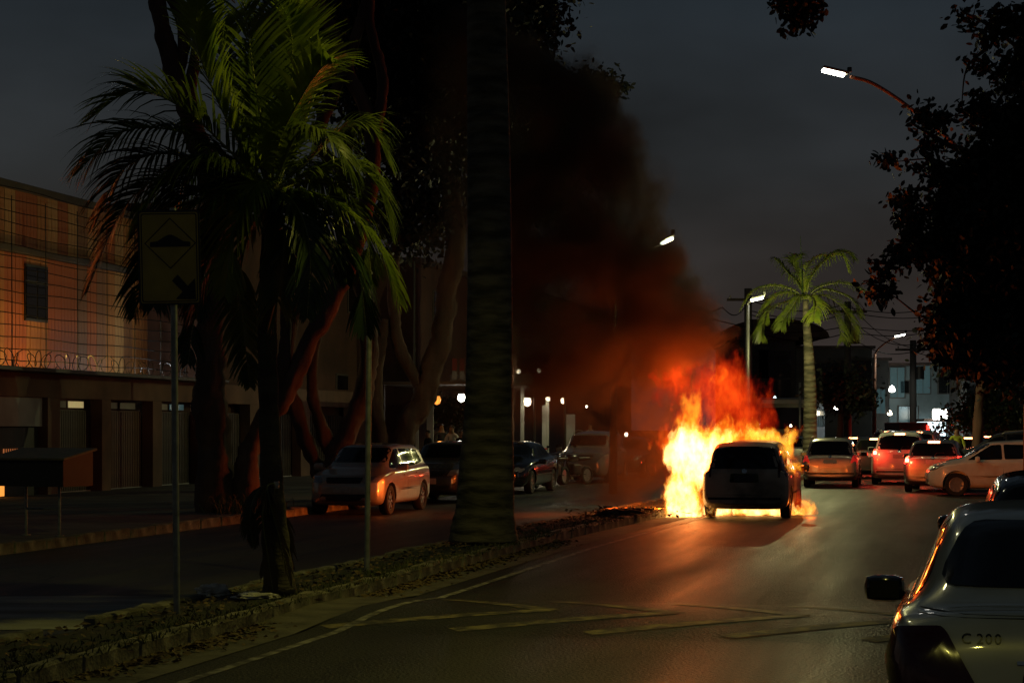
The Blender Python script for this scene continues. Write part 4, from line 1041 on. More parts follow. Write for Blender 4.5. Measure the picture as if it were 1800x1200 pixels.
# ================================================================== PEOPLE
def person(label, pos, facing, shirt, trousers, h=1.72, arm=0.2, lean=0.0, sit=False, group=None):
    root = empty('person', label, 'person', pos, facing, group)
    k = h / 1.72
    J = {'pel': (0, 0, .95), 'ch': (0, lean * .3, 1.22), 'nk': (0, lean * .5, 1.44), 'hb': (0, lean * .55 + .01, 1.52), 'hd': (0, lean * .6 + .02, 1.62), 'ht': (0, lean * .6 + .01, 1.70)}
    E = [('pel', 'ch'), ('ch', 'nk'), ('nk', 'hb'), ('hb', 'hd'), ('hd', 'ht')]
    rad = {'pel': (.155, .11), 'ch': (.16, .11), 'nk': (.075, .07), 'hb': (.06, .06), 'hd': (.085, .10), 'ht': (.055, .065)}
    for s, q in ((-1, 'l'), (1, 'r')):
        J['sh' + q] = (s * .18, lean * .45, 1.40); J['el' + q] = (s * .25, lean * .4 + arm * .15, 1.13); J['wr' + q] = (s * .24, lean * .4 + .1 + arm * (.9 if s > 0 else .3), .93 + arm * (.5 if s > 0 else .1)); J['ha' + q] = (s * .24, lean * .4 + .13 + arm * (1.1 if s > 0 else .4), .85 + arm * (.6 if s > 0 else .1))
        J['hp' + q] = (s * .09, 0, .90); J['kn' + q] = (s * .11, .03 * s, .50); J['an' + q] = (s * .12, .05 * s, .09); J['to' + q] = (s * .13, .05 * s + .16, .035)
        E += [('nk', 'sh' + q), ('sh' + q, 'el' + q), ('el' + q, 'wr' + q), ('wr' + q, 'ha' + q), ('pel', 'hp' + q), ('hp' + q, 'kn' + q), ('kn' + q, 'an' + q), ('an' + q, 'to' + q)]
        rad.update({'sh' + q: (.065, .065), 'el' + q: (.045, .045), 'wr' + q: (.03, .03), 'ha' + q: (.04, .025), 'hp' + q: (.10, .10), 'kn' + q: (.065, .065), 'an' + q: (.045, .045), 'to' + q: (.045, .03)})
    names = list(J); me = bpy.data.meshes.new('body'); me.from_pydata([tuple(c * k for c in J[n]) for n in names], [(names.index(a), names.index(b)) for a, b in E], []); me.update()
    o = bpy.data.objects.new('tmp', me); C.objects.link(o); o.modifiers.new('k', 'SKIN'); sv = me.skin_vertices[0].data
    for i, n in enumerate(names): sv[i].radius = (rad[n][0] * k, rad[n][1] * k); sv[i].use_root = (n == 'pel')
    ss = o.modifiers.new('s', 'SUBSURF'); ss.levels = 2; ss.render_levels = 2
    m2 = bpy.data.meshes.new_from_object(o.evaluated_get(bpy.context.evaluated_depsgraph_get())); bpy.data.objects.remove(o)
    m2.materials.clear()
    for m in (shirt, trousers, 'skin', 'black'): m2.materials.append(M[m])
    for f in m2.polygons:
        c = f.center / k
        f.material_index = 3 if c.z < .08 else 1 if c.z < .95 and abs(c.x) < .2 and c.z < .93 else 2 if c.z > 1.47 else (2 if abs(c.x) > .21 and c.z < 1.15 else 0)
    m2.shade_smooth(); share('body', m2, root)
    hc = Vector(J['hd']) * k
    bm = bmesh.new(); bmesh.ops.create_icosphere(bm, subdivisions=3, radius=.105 * k)
    bmesh.ops.delete(bm, geom=[v for v in bm.verts if v.co.z < -.01 or (v.co.y > .045 and v.co.z < .05)], context='VERTS')
    hm = bpy.data.meshes.new('hair'); bm.to_mesh(hm); bm.free(); hm.materials.append(M['hair']); hm.shade_smooth(); share('hair', hm, root, hc + Vector((0, -.01, .015)))
    MB().box(hc + Vector((0, .10 * k, -.015)), (.025, .03, .035), bev=.008).build('nose', 'skin', root)
    for sx in (-1, 1): MB().box(hc + Vector((sx * .033, .088 * k, .012)), (.02, .01, .01)).build('eye', 'black', root)
    # hands: palm is the mesh's end, five fingers each
    for s, q in ((-1, 'l'), (1, 'r')):
        ha = Vector(J['ha' + q]) * k; d = (Vector(J['ha' + q]) - Vector(J['wr' + q])).normalized()
        mb = MB()
        for i in range(4):
            b = ha + Vector(((i - 1.5) * .017, 0, 0)) + d * .02; mb.tube([b, b + d * .045, b + d * (.07 + .008 * (1.5 - abs(i - 1.5))) + Vector((0, .012, 0))], [.009, .008, .006], 6)
        mb.tube([ha - d * .01 + Vector((-s * .03, .01, 0)), ha + d * .03 + Vector((-s * .05, .03, 0))], [.01, .008], 6); mb.build('fingers', 'skin', root, True)
    return root
pg = 'people outside the bar'
person('person in yellow shirt standing among the queueing cars', on(1682, 66), R(170), 'cloth_hv', 'cloth_d', 1.8, .3)
person('person in white shirt outside the bar, left of the big palm trunk', on(796, 64, .12), R(150), 'cloth_w', 'cloth_d', 1.75, .4, .1, group=pg)
person('person in dark clothes standing left of the one in white', on(776, 64.5, .12), R(200), 'cloth_d', 'cloth_d', 1.8, .2, group=pg)
person('person in dark clothes seen low at the left end of the bar group', on(753, 61, .12), R(120), 'cloth_d', 'cloth_d', 1.6, .1, group=pg)
person('person in dark clothes closest to the big palm trunk', on(812, 63, .12), R(170), 'cloth_d', 'cloth_d', 1.6, .3, group=pg)
person('person standing behind the white parked car in the smoke', on(1037, 80, .12), R(200), 'cloth_w', 'cloth_d', 1.85, .1, group=pg)

# ================================================================== BUILDINGS (left)
FZ = -24.6
fb = rd(50, FZ, 0)
bl = empty('house', 'two storey building with plank cladding glowing orange behind the wire fence', 'building', fb, H0)
# local frame: y along the street, x to the right; front plane at x=0
S0, S1 = -6, 13.3
MB().box((-3.2, (S0 + S1) / 2, 4.2), (6.0, S1 - S0, 8.4)).build('wall', 'plaster_r', bl)
cl_m = [mat('cladding_%s' % n, c, .65, col2=c2, scale=2.5, stretch=(1, 1, .3), bump=.3, bscale=16) for n, c, c2 in (('tan', (.46, .19, .055), (.30, .12, .035)), ('rust', (.42, .11, .025), (.26, .07, .02)), ('pale', (.52, .29, .11), (.34, .18, .07)), ('brown', (.28, .12, .05), (.18, .08, .035)))]
bw = .21
def board_me(hh, k):
    o = MB().box((0, 0, 0), (.035, bw - .012, hh), bev=.006).build('tmp', cl_m[k]); me = o.data; bpy.data.objects.remove(o); return me
bms = {(t, k): board_me(h_, k) for t, h_ in enumerate((1.5, 3.76)) for k in range(4)}
rt = random.Random(3); kcur = 0
y = S0 + bw / 2; i = 0
while y < S1:
    if i % 3 == 0: kcur = rt.choice((0, 1, 3, 1, 0, 1)) if y < 4 else rt.choice((0, 2, 0, 0, 3))
    for t, zc_ in ((0, 7.45), (1, 4.62)):
        kk = kcur if t else (kcur + (i // 3) % 2) % 4
        if t == 1 and -.05 < y - 0.1 < 0.0: pass
        share('cladding_board', bms[(t, kk)], bl, (-.18 + rt.uniform(-.006, .006), y, zc_))
    y += bw; i += 1
MB().box((-.12, (S0 + S1) / 2, 6.6), (.22, S1 - S0, .16), bev=.02).build('ledge', 'plaster_d', bl)
MB().box((-.12, (S0 + S1) / 2, 8.3), (.26, S1 - S0 + .2, .2), bev=.02).build('roof_edge', 'plaster_d', bl)
for wy in (s_at(72, FZ) - 50,):
    wv = MB().box((-.145, wy, 5.5), (.05, 1.35, 1.55), bev=.008).build('window', 'dark_metal', bl)
    MB().box((-.112, wy - .33, 5.27), (.02, .60, .95), bev=.004).build('pane', 'glass', wv); MB().box((-.112, wy + .33, 5.27), (.02, .60, .95), bev=.004).build('pane', 'glass', wv)
    for q in (-.33, .33): MB().box((-.112, wy + q, 6.01), (.02, .60, .36), bev=.004).build('pane', 'glass', wv)
# front wall with gates, canopy, razor wire
WZ = -22.6
wb = rd(50, WZ, .12)
fw = empty('garage_wall', 'low garage frontage with brown pillars and corrugated gates under the razor wire', 'wall', wb, H0)
yy = lambda px, t=WZ: s_at(px, t) - 50
top = 3.05
def wall_piece(name, a, b, z0, z1, m, x=0.0, th=.25, bev=.01):
    ya, yb = yy(a), yy(b); return MB().box((x, (ya + yb) / 2, (z0 + z1) / 2), (th, abs(yb - ya), z1 - z0), bev=bev).build(name, m, fw)
wall_piece('beam', -60, 640, 2.45, top, 'plaster_r')
wall_piece('canopy', -60, 360, top + .003, top + .10, 'dark_metal', .3, 1.0)
wall_piece('light_stop_wall', -70, 640, -.1, 2.9, 'plaster_b', -.7, .1)  # unseen backing added to stop lamp light leaking through the gate gaps
wall_piece('light_stop_slab', -70, 640, 3.055, 3.13, 'plaster_b', -1.0, 1.58)  # slab added under the wall lamps to keep their light off the pillars
wall_piece('infill_wall', -60, 72, 1.72, 2.447, 'plaster_w', -.03, .15)
for a, b in ((72, 94), (168, 184), (258, 274), (342, 356), (430, 446), (520, 536), (610, 640)): wall_piece('pillar', a, b, -.1, 2.447, 'plaster_r', .02, .34)
cor = mat('corrugated_gate', (.085, .075, .06), .55, .4, col2=(.06, .05, .04), scale=2, bump=.2)
cor2 = mat('brown_gate', (.13, .065, .04), .6, .1, col2=(.09, .045, .03), scale=2, bump=.2)
for gi, (a, b) in enumerate(((96, 166), (186, 256), (276, 340), (358, 428), (448, 518), (538, 608))):
    ya, yb = yy(a), yy(b); n = 22; v = []; f = []
    hgt = 2.16
    gte = mesh_obj('gate', [(-.16, ya + .02, -.08), (-.16, yb - .02, -.08), (-.16, yb - .02, hgt), (-.16, ya + .02, hgt), (-.2, ya + .02, -.08), (-.2, yb - .02, -.08), (-.2, yb - .02, hgt), (-.2, ya + .02, hgt)],
        [(0, 1, 2, 3), (7, 6, 5, 4), (0, 3, 7, 4), (1, 5, 6, 2), (3, 2, 6, 7)], cor if gi != 1 else cor2, fw)
    pw = (yb - ya - .06) / n; bmx = MB().box((0, 0, 0), (.03, pw * .62, hgt + .04), bev=.006).build('tmp', cor if gi != 1 else cor2); me = bmx.data; bpy.data.objects.remove(bmx)
    for j in range(n): share('rib', me, gte, (-.14, ya + .03 + pw * (j + .5), hgt / 2 - .04))
    MB().box((-.14, (ya + yb) / 2, .0), (.06, abs(yb - ya), .05)).build('sill', 'plaster_w', gte)
    if gi in (0, 1, 2):
        for q, mm in ((.25, 'plaster_w'), (.7, ('glow_win2', 'plaster_w', 'glow_win')[gi])):
            MB().box((-.20, ya + (yb - ya) * q, 2.30), (.02, (yb - ya) * .38, .17)).build('vent_pane', mm, fw)
wall_piece('shutter', -60, 70, -.1, 1.70, 'dark_metal', -.1, .1)
gw = MB().box((-.03, yy(21), .95), (.03, .75, .45), bev=.01).build('grille_window', 'glow_wy', fw)
for j in range(7): MB().box((-.005, yy(21) - .34 + j * .113, .95), (.02, .03, .46)).build('bar', 'black', gw)
MB().box((-.03, yy(3), .30), (.04, .32, .55), bev=.01).build('lit_opening', 'bulb_o', fw)
# wall-top lamps behind the wire
def walllamp(label, px, m, col, e, z):
    p0 = rd(s_at(px, WZ - .35), WZ - .35, 0); o = empty('wall_lamp', label, 'lamp', p0 + Vector((0, 0, z - .13)))
    MB().box((0, 0, -.0), (.12, .12, .1), bev=.01).build('bracket', 'dark_metal', o)
    MB().box((0, 0, .12), (.22, .14, .12), bev=.03).build('lamp_glass', m, o)
    light('lamp_light', 'POINT', (-.1, -.05, .32), e, col, .08, o); return o
walllamp('yellow lamp behind the razor wire, washing the cladding above the left gate', 140, 'bulb', (1, .60, .10), 120, 3.22)
walllamp('cold white lamp behind the razor wire beside the sign post', 287, 'lampglass', (.85, .95, 1.0), 60, 3.22)
# razor wire coils
rz = empty('razor_wire', 'coils of razor wire on top of the garage wall', 'wire', wb + Vector((0, 0, top + .1)), H0)
for c in range(3):
    pts = []; ya, yb = yy(-60 + c * 150), yy(90 + c * 150); n = 130; ph = c * 1.7
    for i in range(n):
        u = i / n; a = u * 2 * math.pi * 11 + ph; rr_ = .24 + .05 * math.sin(u * 31 + c); pts.append((rr_ * math.cos(a) * .7, ya + (yb - ya) * u + .12 * math.sin(a * 1.3), .2 + rr_ * math.sin(a)))
    MB().tube(pts, .011, 4).build('coil', 'dark_metal', rz)
# tall wire fence
fe = empty('wire_fence', 'tall fence of thin horizontal wires in front of the orange cladding', 'fence', rd(50, -23.4, 0), H0)
ya, yb = s_at(-70, -23.4) - 50, s_at(350, -23.4) - 50
for i in range(17):
    z = 3.25 + i * .29; pts = [(0, ya + (yb - ya) * j / 14, z + .025 * math.sin(j * 1.3 + i) - .0) for j in range(15)]
    MB().tube(pts, .012, 4).build('wire', 'cable', fe)
for i in range(8): MB().tube([(-.02, ya + (yb - ya) * (i + .4) / 8, .1), (-.02, ya + (yb - ya) * (i + .4) / 8 + .03, 4.2), (-.02, ya + (yb - ya) * (i + .4) / 8, 7.7)], .013, 5).build('post', 'dark_metal', fe)
# dark buildings behind the fig trees, and the bar
def block(name, label, px0, px1, t, h, depth, m, wins=(), group=None, roof=True):
    s0, s1 = s_at(px0, t), s_at(px1, t); b = empty(name, label, 'building', rd((s0 + s1) / 2, t, 0), H0, group); L = abs(s1 - s0)
    MB().box((-depth / 2, 0, h / 2), (depth, L, h), bev=.03).build('wall', m, b)
    if roof: MB().box((-depth / 2, 0, h + .12), (depth + .3, L + .3, .24), bev=.03).build('roof_edge', 'plaster_d', b)
    for (px, z, w, hh, mm) in wins:
        wy = s_at(px, t) - (s0 + s1) / 2; fr = MB().box((.02, wy, z), (.06, w + .14, hh + .14), bev=.01).build('window', 'plaster_d', b)
        MB().box((.06, wy - w / 4, z), (.02, w / 2 - .04, hh), bev=.005).build('pane', mm, fr); MB().box((.06, wy + w / 4, z), (.02, w / 2 - .04, hh), bev=.005).build('pane', mm, fr)
    return b
block('apartment_building', 'dark reddish building behind the fig trees', 352, 735, -23, 8.6, 9, 'plaster_b', [(535, 6.9, 1.1, 1.0, 'glass'), (620, 6.9, 1.3, 1.2, 'glass'), (680, 6.9, 1.4, 1.2, 'glass'), (700, 3.4, 1.4, 1.2, 'glass'), (600, 3.2, 1.3, 1.2, 'glass')])
bar = block('bar_building', 'bar building with banners and hanging lamps, partly behind the big palm trunk', 735, 935, -20.5, 8.2, 10, 'plaster_b', [(770, 6.6, 1.6, 1.3, 'glass'), (850, 6.8, 1.8, 1.4, 'glass'), (920, 6.8, 2.0, 1.4, 'glass')])
block('shop_building', 'long low dark building in the smoke beyond the bar', 936, 1110, -20.5, 8.4, 10, 'plaster_b', [(960, 5.6, 2.0, 1.4, 'glass'), (1000, 5.6, 2.4, 1.4, 'glass'), (1040, 5.6, 3, 1.4, 'glass')])
def thingbox(name, label, cat, px, py, Y, w, h, d, m, group=None):
    p = at(px, py, Y); o = MB().box((0, 0, 0), (w, d, h), bev=min(w, h, d) * .1).build(name, m); o.location = p; o.rotation_euler = (0, 0, H0); return tag(o, label, cat, group)
# awning and pillars
aw = empty('awning', 'dark awning over the bar terrace', 'awning', on(845, 70, 0), H0)
MB().box((0, 0, 3.3), (4.4, 12, .10), bev=.02).build('canopy', 'plaster_d', aw)
for a, b in ((-2, -5.5), (2, -5.5), (-2, 0), (2, 0), (-2, 5.5), (2, 5.5)): MB().tube([(a, b, 0), (a, b, 3.25)], .05, 8).build('post', 'dark_metal', aw)
for i, (px, y0, y1, Y, w) in enumerate(((962, 703, 790, 72, .13), (957, 712, 775, 72, .18), (1003, 728, 760, 78, .36), (756, 706, 780, 62, .22), (918, 660, 690, 70, .14), (733, 740, 780, 60, .1))):
    a = at(px, y1, Y); b = at(px, y0, Y); a.z = .12
    o = MB().box(((0, 0, (b.z - a.z) / 2)), (w, w, b.z - a.z), bev=.02).build('pillar', 'plaster_w'); o.location = a
    tag(o, ['slim pale pillar with a lamp on top right of the big palm trunk', 'wider pale pillar next to the slim one', 'broad low pale pillar behind the white parked car', 'pale pillar at the left end of the bar', 'short pale upright beside the big palm trunk', 'thin pale post left of the bar people'][i], 'pillar', 'pillars of the bar terrace')
for i, (px, py, Y, r_, mm) in enumerate(((912, 652, 72, .085, 'bulb'), (948, 651, 74, .085, 'bulb'), (927, 705, 70, .15, 'bulb'), (963, 701, 72, .09, 'bulb'), (990, 703, 76, .11, 'bulb'), (811, 698, 66, .13, 'lampglass'), (768, 702, 64, .14, 'bulb_o'), (1031, 714, 82, .05, 'bulb'), (1084, 763, 80, .07, 'bulb'), (1101, 763, 80, .08, 'bulb'), (1119, 802, 72, .05, 'bulb'), (1111, 802, 72, .04, 'bulb'))):
    p_ = at(px, py, Y); o = empty('hanging_lamp', None, None, p_)
    tag(o, ['small upper lamp nearest the big palm trunk', 'small upper lamp second from the big palm trunk', 'largest glowing lamp of the terrace right of the big palm trunk', 'lamp on top of the slim pale pillar', 'lamp right of the slim pale pillar', 'white lamp left of the big palm trunk by the banners', 'round orange lamp at the left end of the bar', 'faint tiny lamp above the white parked car', 'left one of two lamps glowing inside the smoke', 'right one of two lamps glowing inside the smoke', 'brighter low light in the smoke beside the fire', 'fainter low light in the smoke beside the fire'][i], 'lamp', 'terrace lamps')
    MB().lathe([(0, r_), (r_ * .7, r_ * .8), (r_, 0), (r_ * .75, -r_ * .9), (0, -r_ * 1.3)], 12).build('lamp_glass', mm, o, True)
    MB().lathe([(0, r_ * 1.4), (r_ * .9, r_ * 1.0), (r_ * .8, r_ * .82)], 12).build('cap', 'black', o, True)
    if r_ > .07 and i < 7: light('lamp_light', 'POINT', (0, -.35, -.1), 14 if mm != 'bulb_o' else 5, (1, .82, .5) if mm == 'bulb' else ((1, .97, .85) if mm == 'lampglass' else (1, .4, .08)), .08, o)
red = mat('red_banner', (.50, .03, .03), .7); 
for i, (px, lab) in enumerate(((799, 'red over white banner left of its twin'), (812, 'red over white banner next to the big palm trunk'))):
    o = empty('banner', lab + ' above the bar entrance', 'banner', at(px, 652, 66), 0, 'banners over the bar')
    MB().box((0, 0, .22), (.16, .02, .42), bev=.004).build('red_cloth', red, o); MB().box((0, 0, -.14), (.16, .02, .28), bev=.004).build('white_cloth', 'cloth_w', o)
thingbox('shop_sign', 'blank pale sign board below the banners', 'sign', 806, 664, 66.3, .60, .24, .06, 'plaster_w')
thingbox('shop_sign', 'dim pale sign board right of the big palm trunk under the upper lamps', 'sign', 920, 668, 71, .7, .5, .06, 'plaster_w')
tb = empty('terrace_table', 'red topped terrace table right of the big palm trunk', 'table', on(925, 68, .12))
MB().box((0, 0, .95), (1.5, .8, .05), bev=.01).build('tabletop', red, tb)
for a in (-.65, .65):
    for b in (-.3, .3): MB().tube([(a, b, 0), (a, b, .93)], .02, 6).build('leg', 'dark_metal', tb)
# raised rubbish bin on the far pavement
kb = on(75, 30.2, .12); bn = empty('rubbish_bin', 'raised box-shaped rubbish bin with sloping lid on a steel frame, far left pavement', 'bin', kb, R(-24))
def hexa(name, w, d, z0, z1f, z1b, m, par, ov=0): 
    x = w / 2 + ov; y = d / 2 + ov
    v = [(-x, -y, z0), (x, -y, z0), (x, y, z0), (-x, y, z0), (-x, -y, z1f), (x, -y, z1f), (x, y, z1b), (-x, y, z1b)]
    return mesh_obj(name, v, [(0, 3, 2, 1), (4, 5, 6, 7), (0, 1, 5, 4), (1, 2, 6, 5), (2, 3, 7, 6), (3, 0, 4, 7)], m, par)
hexa('box', 1.35, .75, .78, 1.18, 1.32, 'dark_metal', bn)
lid = MB().box((0, 0, 0), (1.45, .86, .04), bev=.01).build('lid', mat('bin_lid', (.14, .12, .08), .5, col2=(.09, .08, .05)), bn); lid.location = (0, 0, 1.275); lid.rotation_euler = (R(10), 0, 0)
for sx in (-.32, .32):
    MB().tube([(sx, 0, 0), (sx, 0, .8)], .022, 8).build('leg', 'steel', bn); MB().lathe([(0, .02), (.07, .02), (.07, 0)], 12, (sx, 0, 0)).build('foot', 'steel', bn)
MB().tube([(-.32, 0, .42), (.32, 0, .42)], .016, 8).build('crossbar', 'steel', bn)
blades('weeds', 500, lambda: random.gauss(36.5, .5), lambda s: -13.9 + random.gauss(0, .25), .15, .5, 'grass', .012)

# ================================================================== BUILDINGS (right, far)
def cube_house(name, label, px0, px1, ytop, Y, depth, m, wins=(), extra=None, yb=790):
    a, b = at(px0, ytop, Y), at(px1, ytop, Y); w = b.x - a.x; h = a.z
    o = empty(name, label, 'building', ((a.x + b.x) / 2, Y, 0), 0)
    MB().box((0, depth / 2, h / 2), (w, depth, h), bev=.03).build('wall', m, o)
    MB().box((0, depth / 2, h + .1), (w + .4, depth + .4, .2), bev=.03).build('roof_edge', 'rooftile', o)
    for (px, py, ww, hh, mm) in wins:
        q = at(px, py, Y); fr = MB().box((q.x - (a.x + b.x) / 2, -.02, q.z), (ww + .14, .06, hh + .14), bev=.01).build('window', 'plaster_d', o)
        for s_ in (-1, 1): MB().box((q.x - (a.x + b.x) / 2 + s_ * ww / 4, -.06, q.z), (ww / 2 - .04, .03, hh), bev=.005).build('pane', mm, fr)
    return o
hA = cube_house('house', 'dark building with domed roof line behind the fire and the palm', 1300, 1398, 598, 118, 14, 'plaster_d', [(1322, 640, 2, 1.6, 'glass'), (1362, 640, 2, 1.6, 'glass'), (1362, 690, 2, 1.6, 'glass')])
vv = []; ff = []
for i in range(13):
    a = math.pi * i / 12; vv += [(-3.3 * math.cos(a) + .5, 0, at(0, 598, 118).z + .2 + 1.15 * math.sin(a)), (-3.3 * math.cos(a) + .5, 14, at(0, 598, 118).z + .2 + 1.15 * math.sin(a))]
for i in range(12): ff.append((2 * i, 2 * i + 1, 2 * i + 3, 2 * i + 2))
ff.append(tuple(range(0, 26, 2))); ff.append(tuple(range(25, 0, -2)))
mesh_obj('curved_roof', vv, ff, 'rooftile', hA)
cube_house('house', 'dark flat roofed house directly right of the palm crown, behind the trees', 1399, 1533, 613, 125, 12, 'plaster_d', [(1450, 660, 2, 1.6, 'glass'), (1505, 655, 2, 1.6, 'glass'), (1505, 700, 2, 1.6, 'glass')])
cube_house('house', 'dark gabled house right of the flat roofed one', 1534, 1562, 634, 128, 12, 'plaster_d', [(1548, 705, .6, 1.6, 'glow_win')])
cube_house('house', 'two storey house with pale front lit cold white by a lamp', 1563, 1692, 643, 130, 12, 'plaster_t', [(1577, 672, 1.0, 2.0, 'glow_win'), (1622, 665, 1.0, 2.0, 'glow_win'), (1590, 680, .6, .8, 'glass'), (1665, 670, 1.2, 1.6, 'glass'), (1596, 735, 1.3, 1.6, 'glow_win')])
cube_house('house', 'low dim brown house at the right edge behind the leafy tree', 1693, 1830, 664, 126, 12, 'plaster_d', [(1720, 700, 1.6, 1.6, 'glass'), (1765, 700, 1.6, 1.6, 'glass'), (1745, 750, 2.2, 1.2, 'glass')])
cn_ = cube_house('shop_canopy', 'lit shop canopy in front of the pale house', 1628, 1662, 741, 126, 3, 'glow_w', []); cn_['category'] = 'shop'
o = empty('flood_lamp', 'blinding white flood lamp on the pale house front', 'lamp', at(1652, 728, 125)); MB().box((0, 0, 0), (.95, .3, .7), bev=.15).build('lamp_glass', 'lampglass', o, True); MB().box((.2, .3, 0), (.4, .4, .3), bev=.03).build('bracket', 'dark_metal', o)
light('lamp_light', 'POINT', (0, -1.2, .3), 130, (.65, .93, 1.0), .4, o)
for i, (px, py, Y, r_) in enumerate(((1568, 684, 128.5, .30), (1564, 726, 125, .22), (1441, 715, 120, .13), (1469, 716, 120, .22), (1362, 699, 112, .14), (1408, 724, 100, .05), (1744, 702, 120, .12), (1685, 629, 120, .16), (1787, 760, 100, .12), (1390, 748, 78, .07), (1620, 606, 118, .30))):
    p_ = at(px, py, Y); o = empty('house_lamp', ['tall white lamp on the left edge of the pale house', 'small white lamp low left of the pale house', 'tiny white light left of the dim street tree', 'white light under the dim street tree', 'pale light above the bus', 'tiny light on the pole beside the palm trunk', 'small light in the tree at the right edge', 'tiny light above the pale house roof', 'small light at the far right behind the cars', 'white light between fire and palm trunk', 'yellowish shining leaf-like light by the black tree'][i], 'lamp', p_, 0, 'small lights of the far houses')
    r_ *= .8; MB().lathe([(0, r_ * 1.1), (r_ * .5, r_ * .8), (r_ * .9, -r_ * .1), (r_ * .75, -r_ * .7), (0, -r_ * .8)], 10).build('lamp_glass', ['lampglass', 'bulb', 'bulb', 'lampglass', 'glow_w', 'bulb', 'glow_w', 'bulb', 'glow_w', 'bulb', 'glow_win2'][i], o, True)
    MB().box((0, r_ + .06, 0), (r_ * .5, .1, r_ * .5)).build('bracket', 'dark_metal', o)
rb_ = on(1606, 100); rs = empty('lorry', 'lorry tail glowing red above the queue of cars', 'lorry', rb_)
MB().box((0, 2, 1.35), (1.5, 4, 1.5), bev=.05).build('box_body', mat('lorry_red_glow', (.12, .01, .008), .4), rs); MB().box((0, -.03, 1.05), (1.1, .05, .22), bev=.02).build('brake_light_bar', 'brake', rs); MB().box((.75, -.03, 1.6), (.16, .05, .7), bev=.02).build('tail_light', 'brake', rs)  # dark red of the box body holds the brake-light glow
for sx in (-.8, .8): MB().lathe([(0, -.12), (.4, -.12), (.4, .12), (0, .12)], 16, (sx, 1, .4), 'x').build('wheel', 'rubber', rs)

# ================================================================== STREET LAMPS, POLES, CABLES
def street_lamp(label, head, hw, arm_pts, base, col, energy, tilt_=0.0, m='rust', length=.62, spot=True, yaw=0.0, aim=0.0, off=(0, -.1, -.16)):
    o = empty('street_lamp', label, 'street lamp', base, 0, 'street lamps along the road'); b = Vector(base); hp_ = Vector(head) - b
    pts = [(*(Vector(p) - b),) for p in arm_pts]; sp_ = spline(pts, 26)
    MB().tube([Vector(q) for q in sp_], [.045] * 26, 8).build('arm', m, o, True)
    a0 = Vector(pts[-1]); MB().tube([(0, 0, 0), a0], [.11, .07], 10).build('pole', m, o, True)
    mx = Matrix.Rotation(yaw, 4, 'Z') @ Matrix.Rotation(tilt_, 4, 'Y')
    MB().box(hp_ + mx @ Vector((0, 0, .055)), (length, .26, .07), mx, bev=.03).build('lamp_head', 'steel', o, True)
    MB().box(hp_ + mx @ Vector((-.04, 0, -.01)), (length * .86, .22, .075), mx, bev=.03).build('lamp_glass', 'lampglass', o, True)
    MB().box(hp_ + mx @ Vector((length * .5, 0, .14)), (.1, .1, .12), bev=.02).build('photocell', 'dark_metal', o)
    if not spot: light('lamp_light', 'POINT', hp_ + Vector(off), energy, col, .02, o); return o
    l = light('lamp_light', 'SPOT', hp_ + Vector((0, 0, -.16)), energy, col, .14, o, (0, aim, 0)); l.data.spot_size = R(150); l.data.spot_blend = .6
    return o
LC = (1.0, .97, .62); LN = (1.0, .88, .13)
street_lamp('street lamp on curved rusty arm against the black tree, upper right', at(1468, 128, 45), 0, [at(1494, 135, 45), at(1530, 145, 45), at(1575, 172, 45), at(1620, 206, 45), at(1662, 240, 45), at(1760, 330, 45), Vector((12.0, 45, 6.6))], (12.0, 45, .1), (1, .9, .42), 140, R(13))
street_lamp('street lamp glowing in the edge of the smoke above the fire', at(1174, 422, 50), 0, [at(1164, 428, 50), at(1140, 440, 50), at(1100, 465, 50), at(1080, 500, 50)], (at(1078, 500, 50).x, 50, .1), (.95, 1.0, .45), 190, R(-25), length=.42, m='dark_metal', spot=False)
street_lamp('street lamp left of the far palm crown', at(1332, 525, 66), 0, [at(1320, 528, 66), at(1318, 530, 66), at(1315, 532, 66), at(1314, 536, 66)], (at(1314, 540, 66).x, 66, .1), (1, .95, .4), 850, R(-12), length=.5, m='dark_metal', spot=False, off=(.9, -1.6, -.5))
street_lamp('street lamp on thin arm above the pale lit house', at(1583, 589, 100), 0, [at(1572, 594, 100), at(1558, 602, 100), at(1545, 612, 100), at(1538, 622, 100)], (at(1536, 626, 100).x, 100, .1), (.9, 1, .9), 200, R(-12), length=.62)
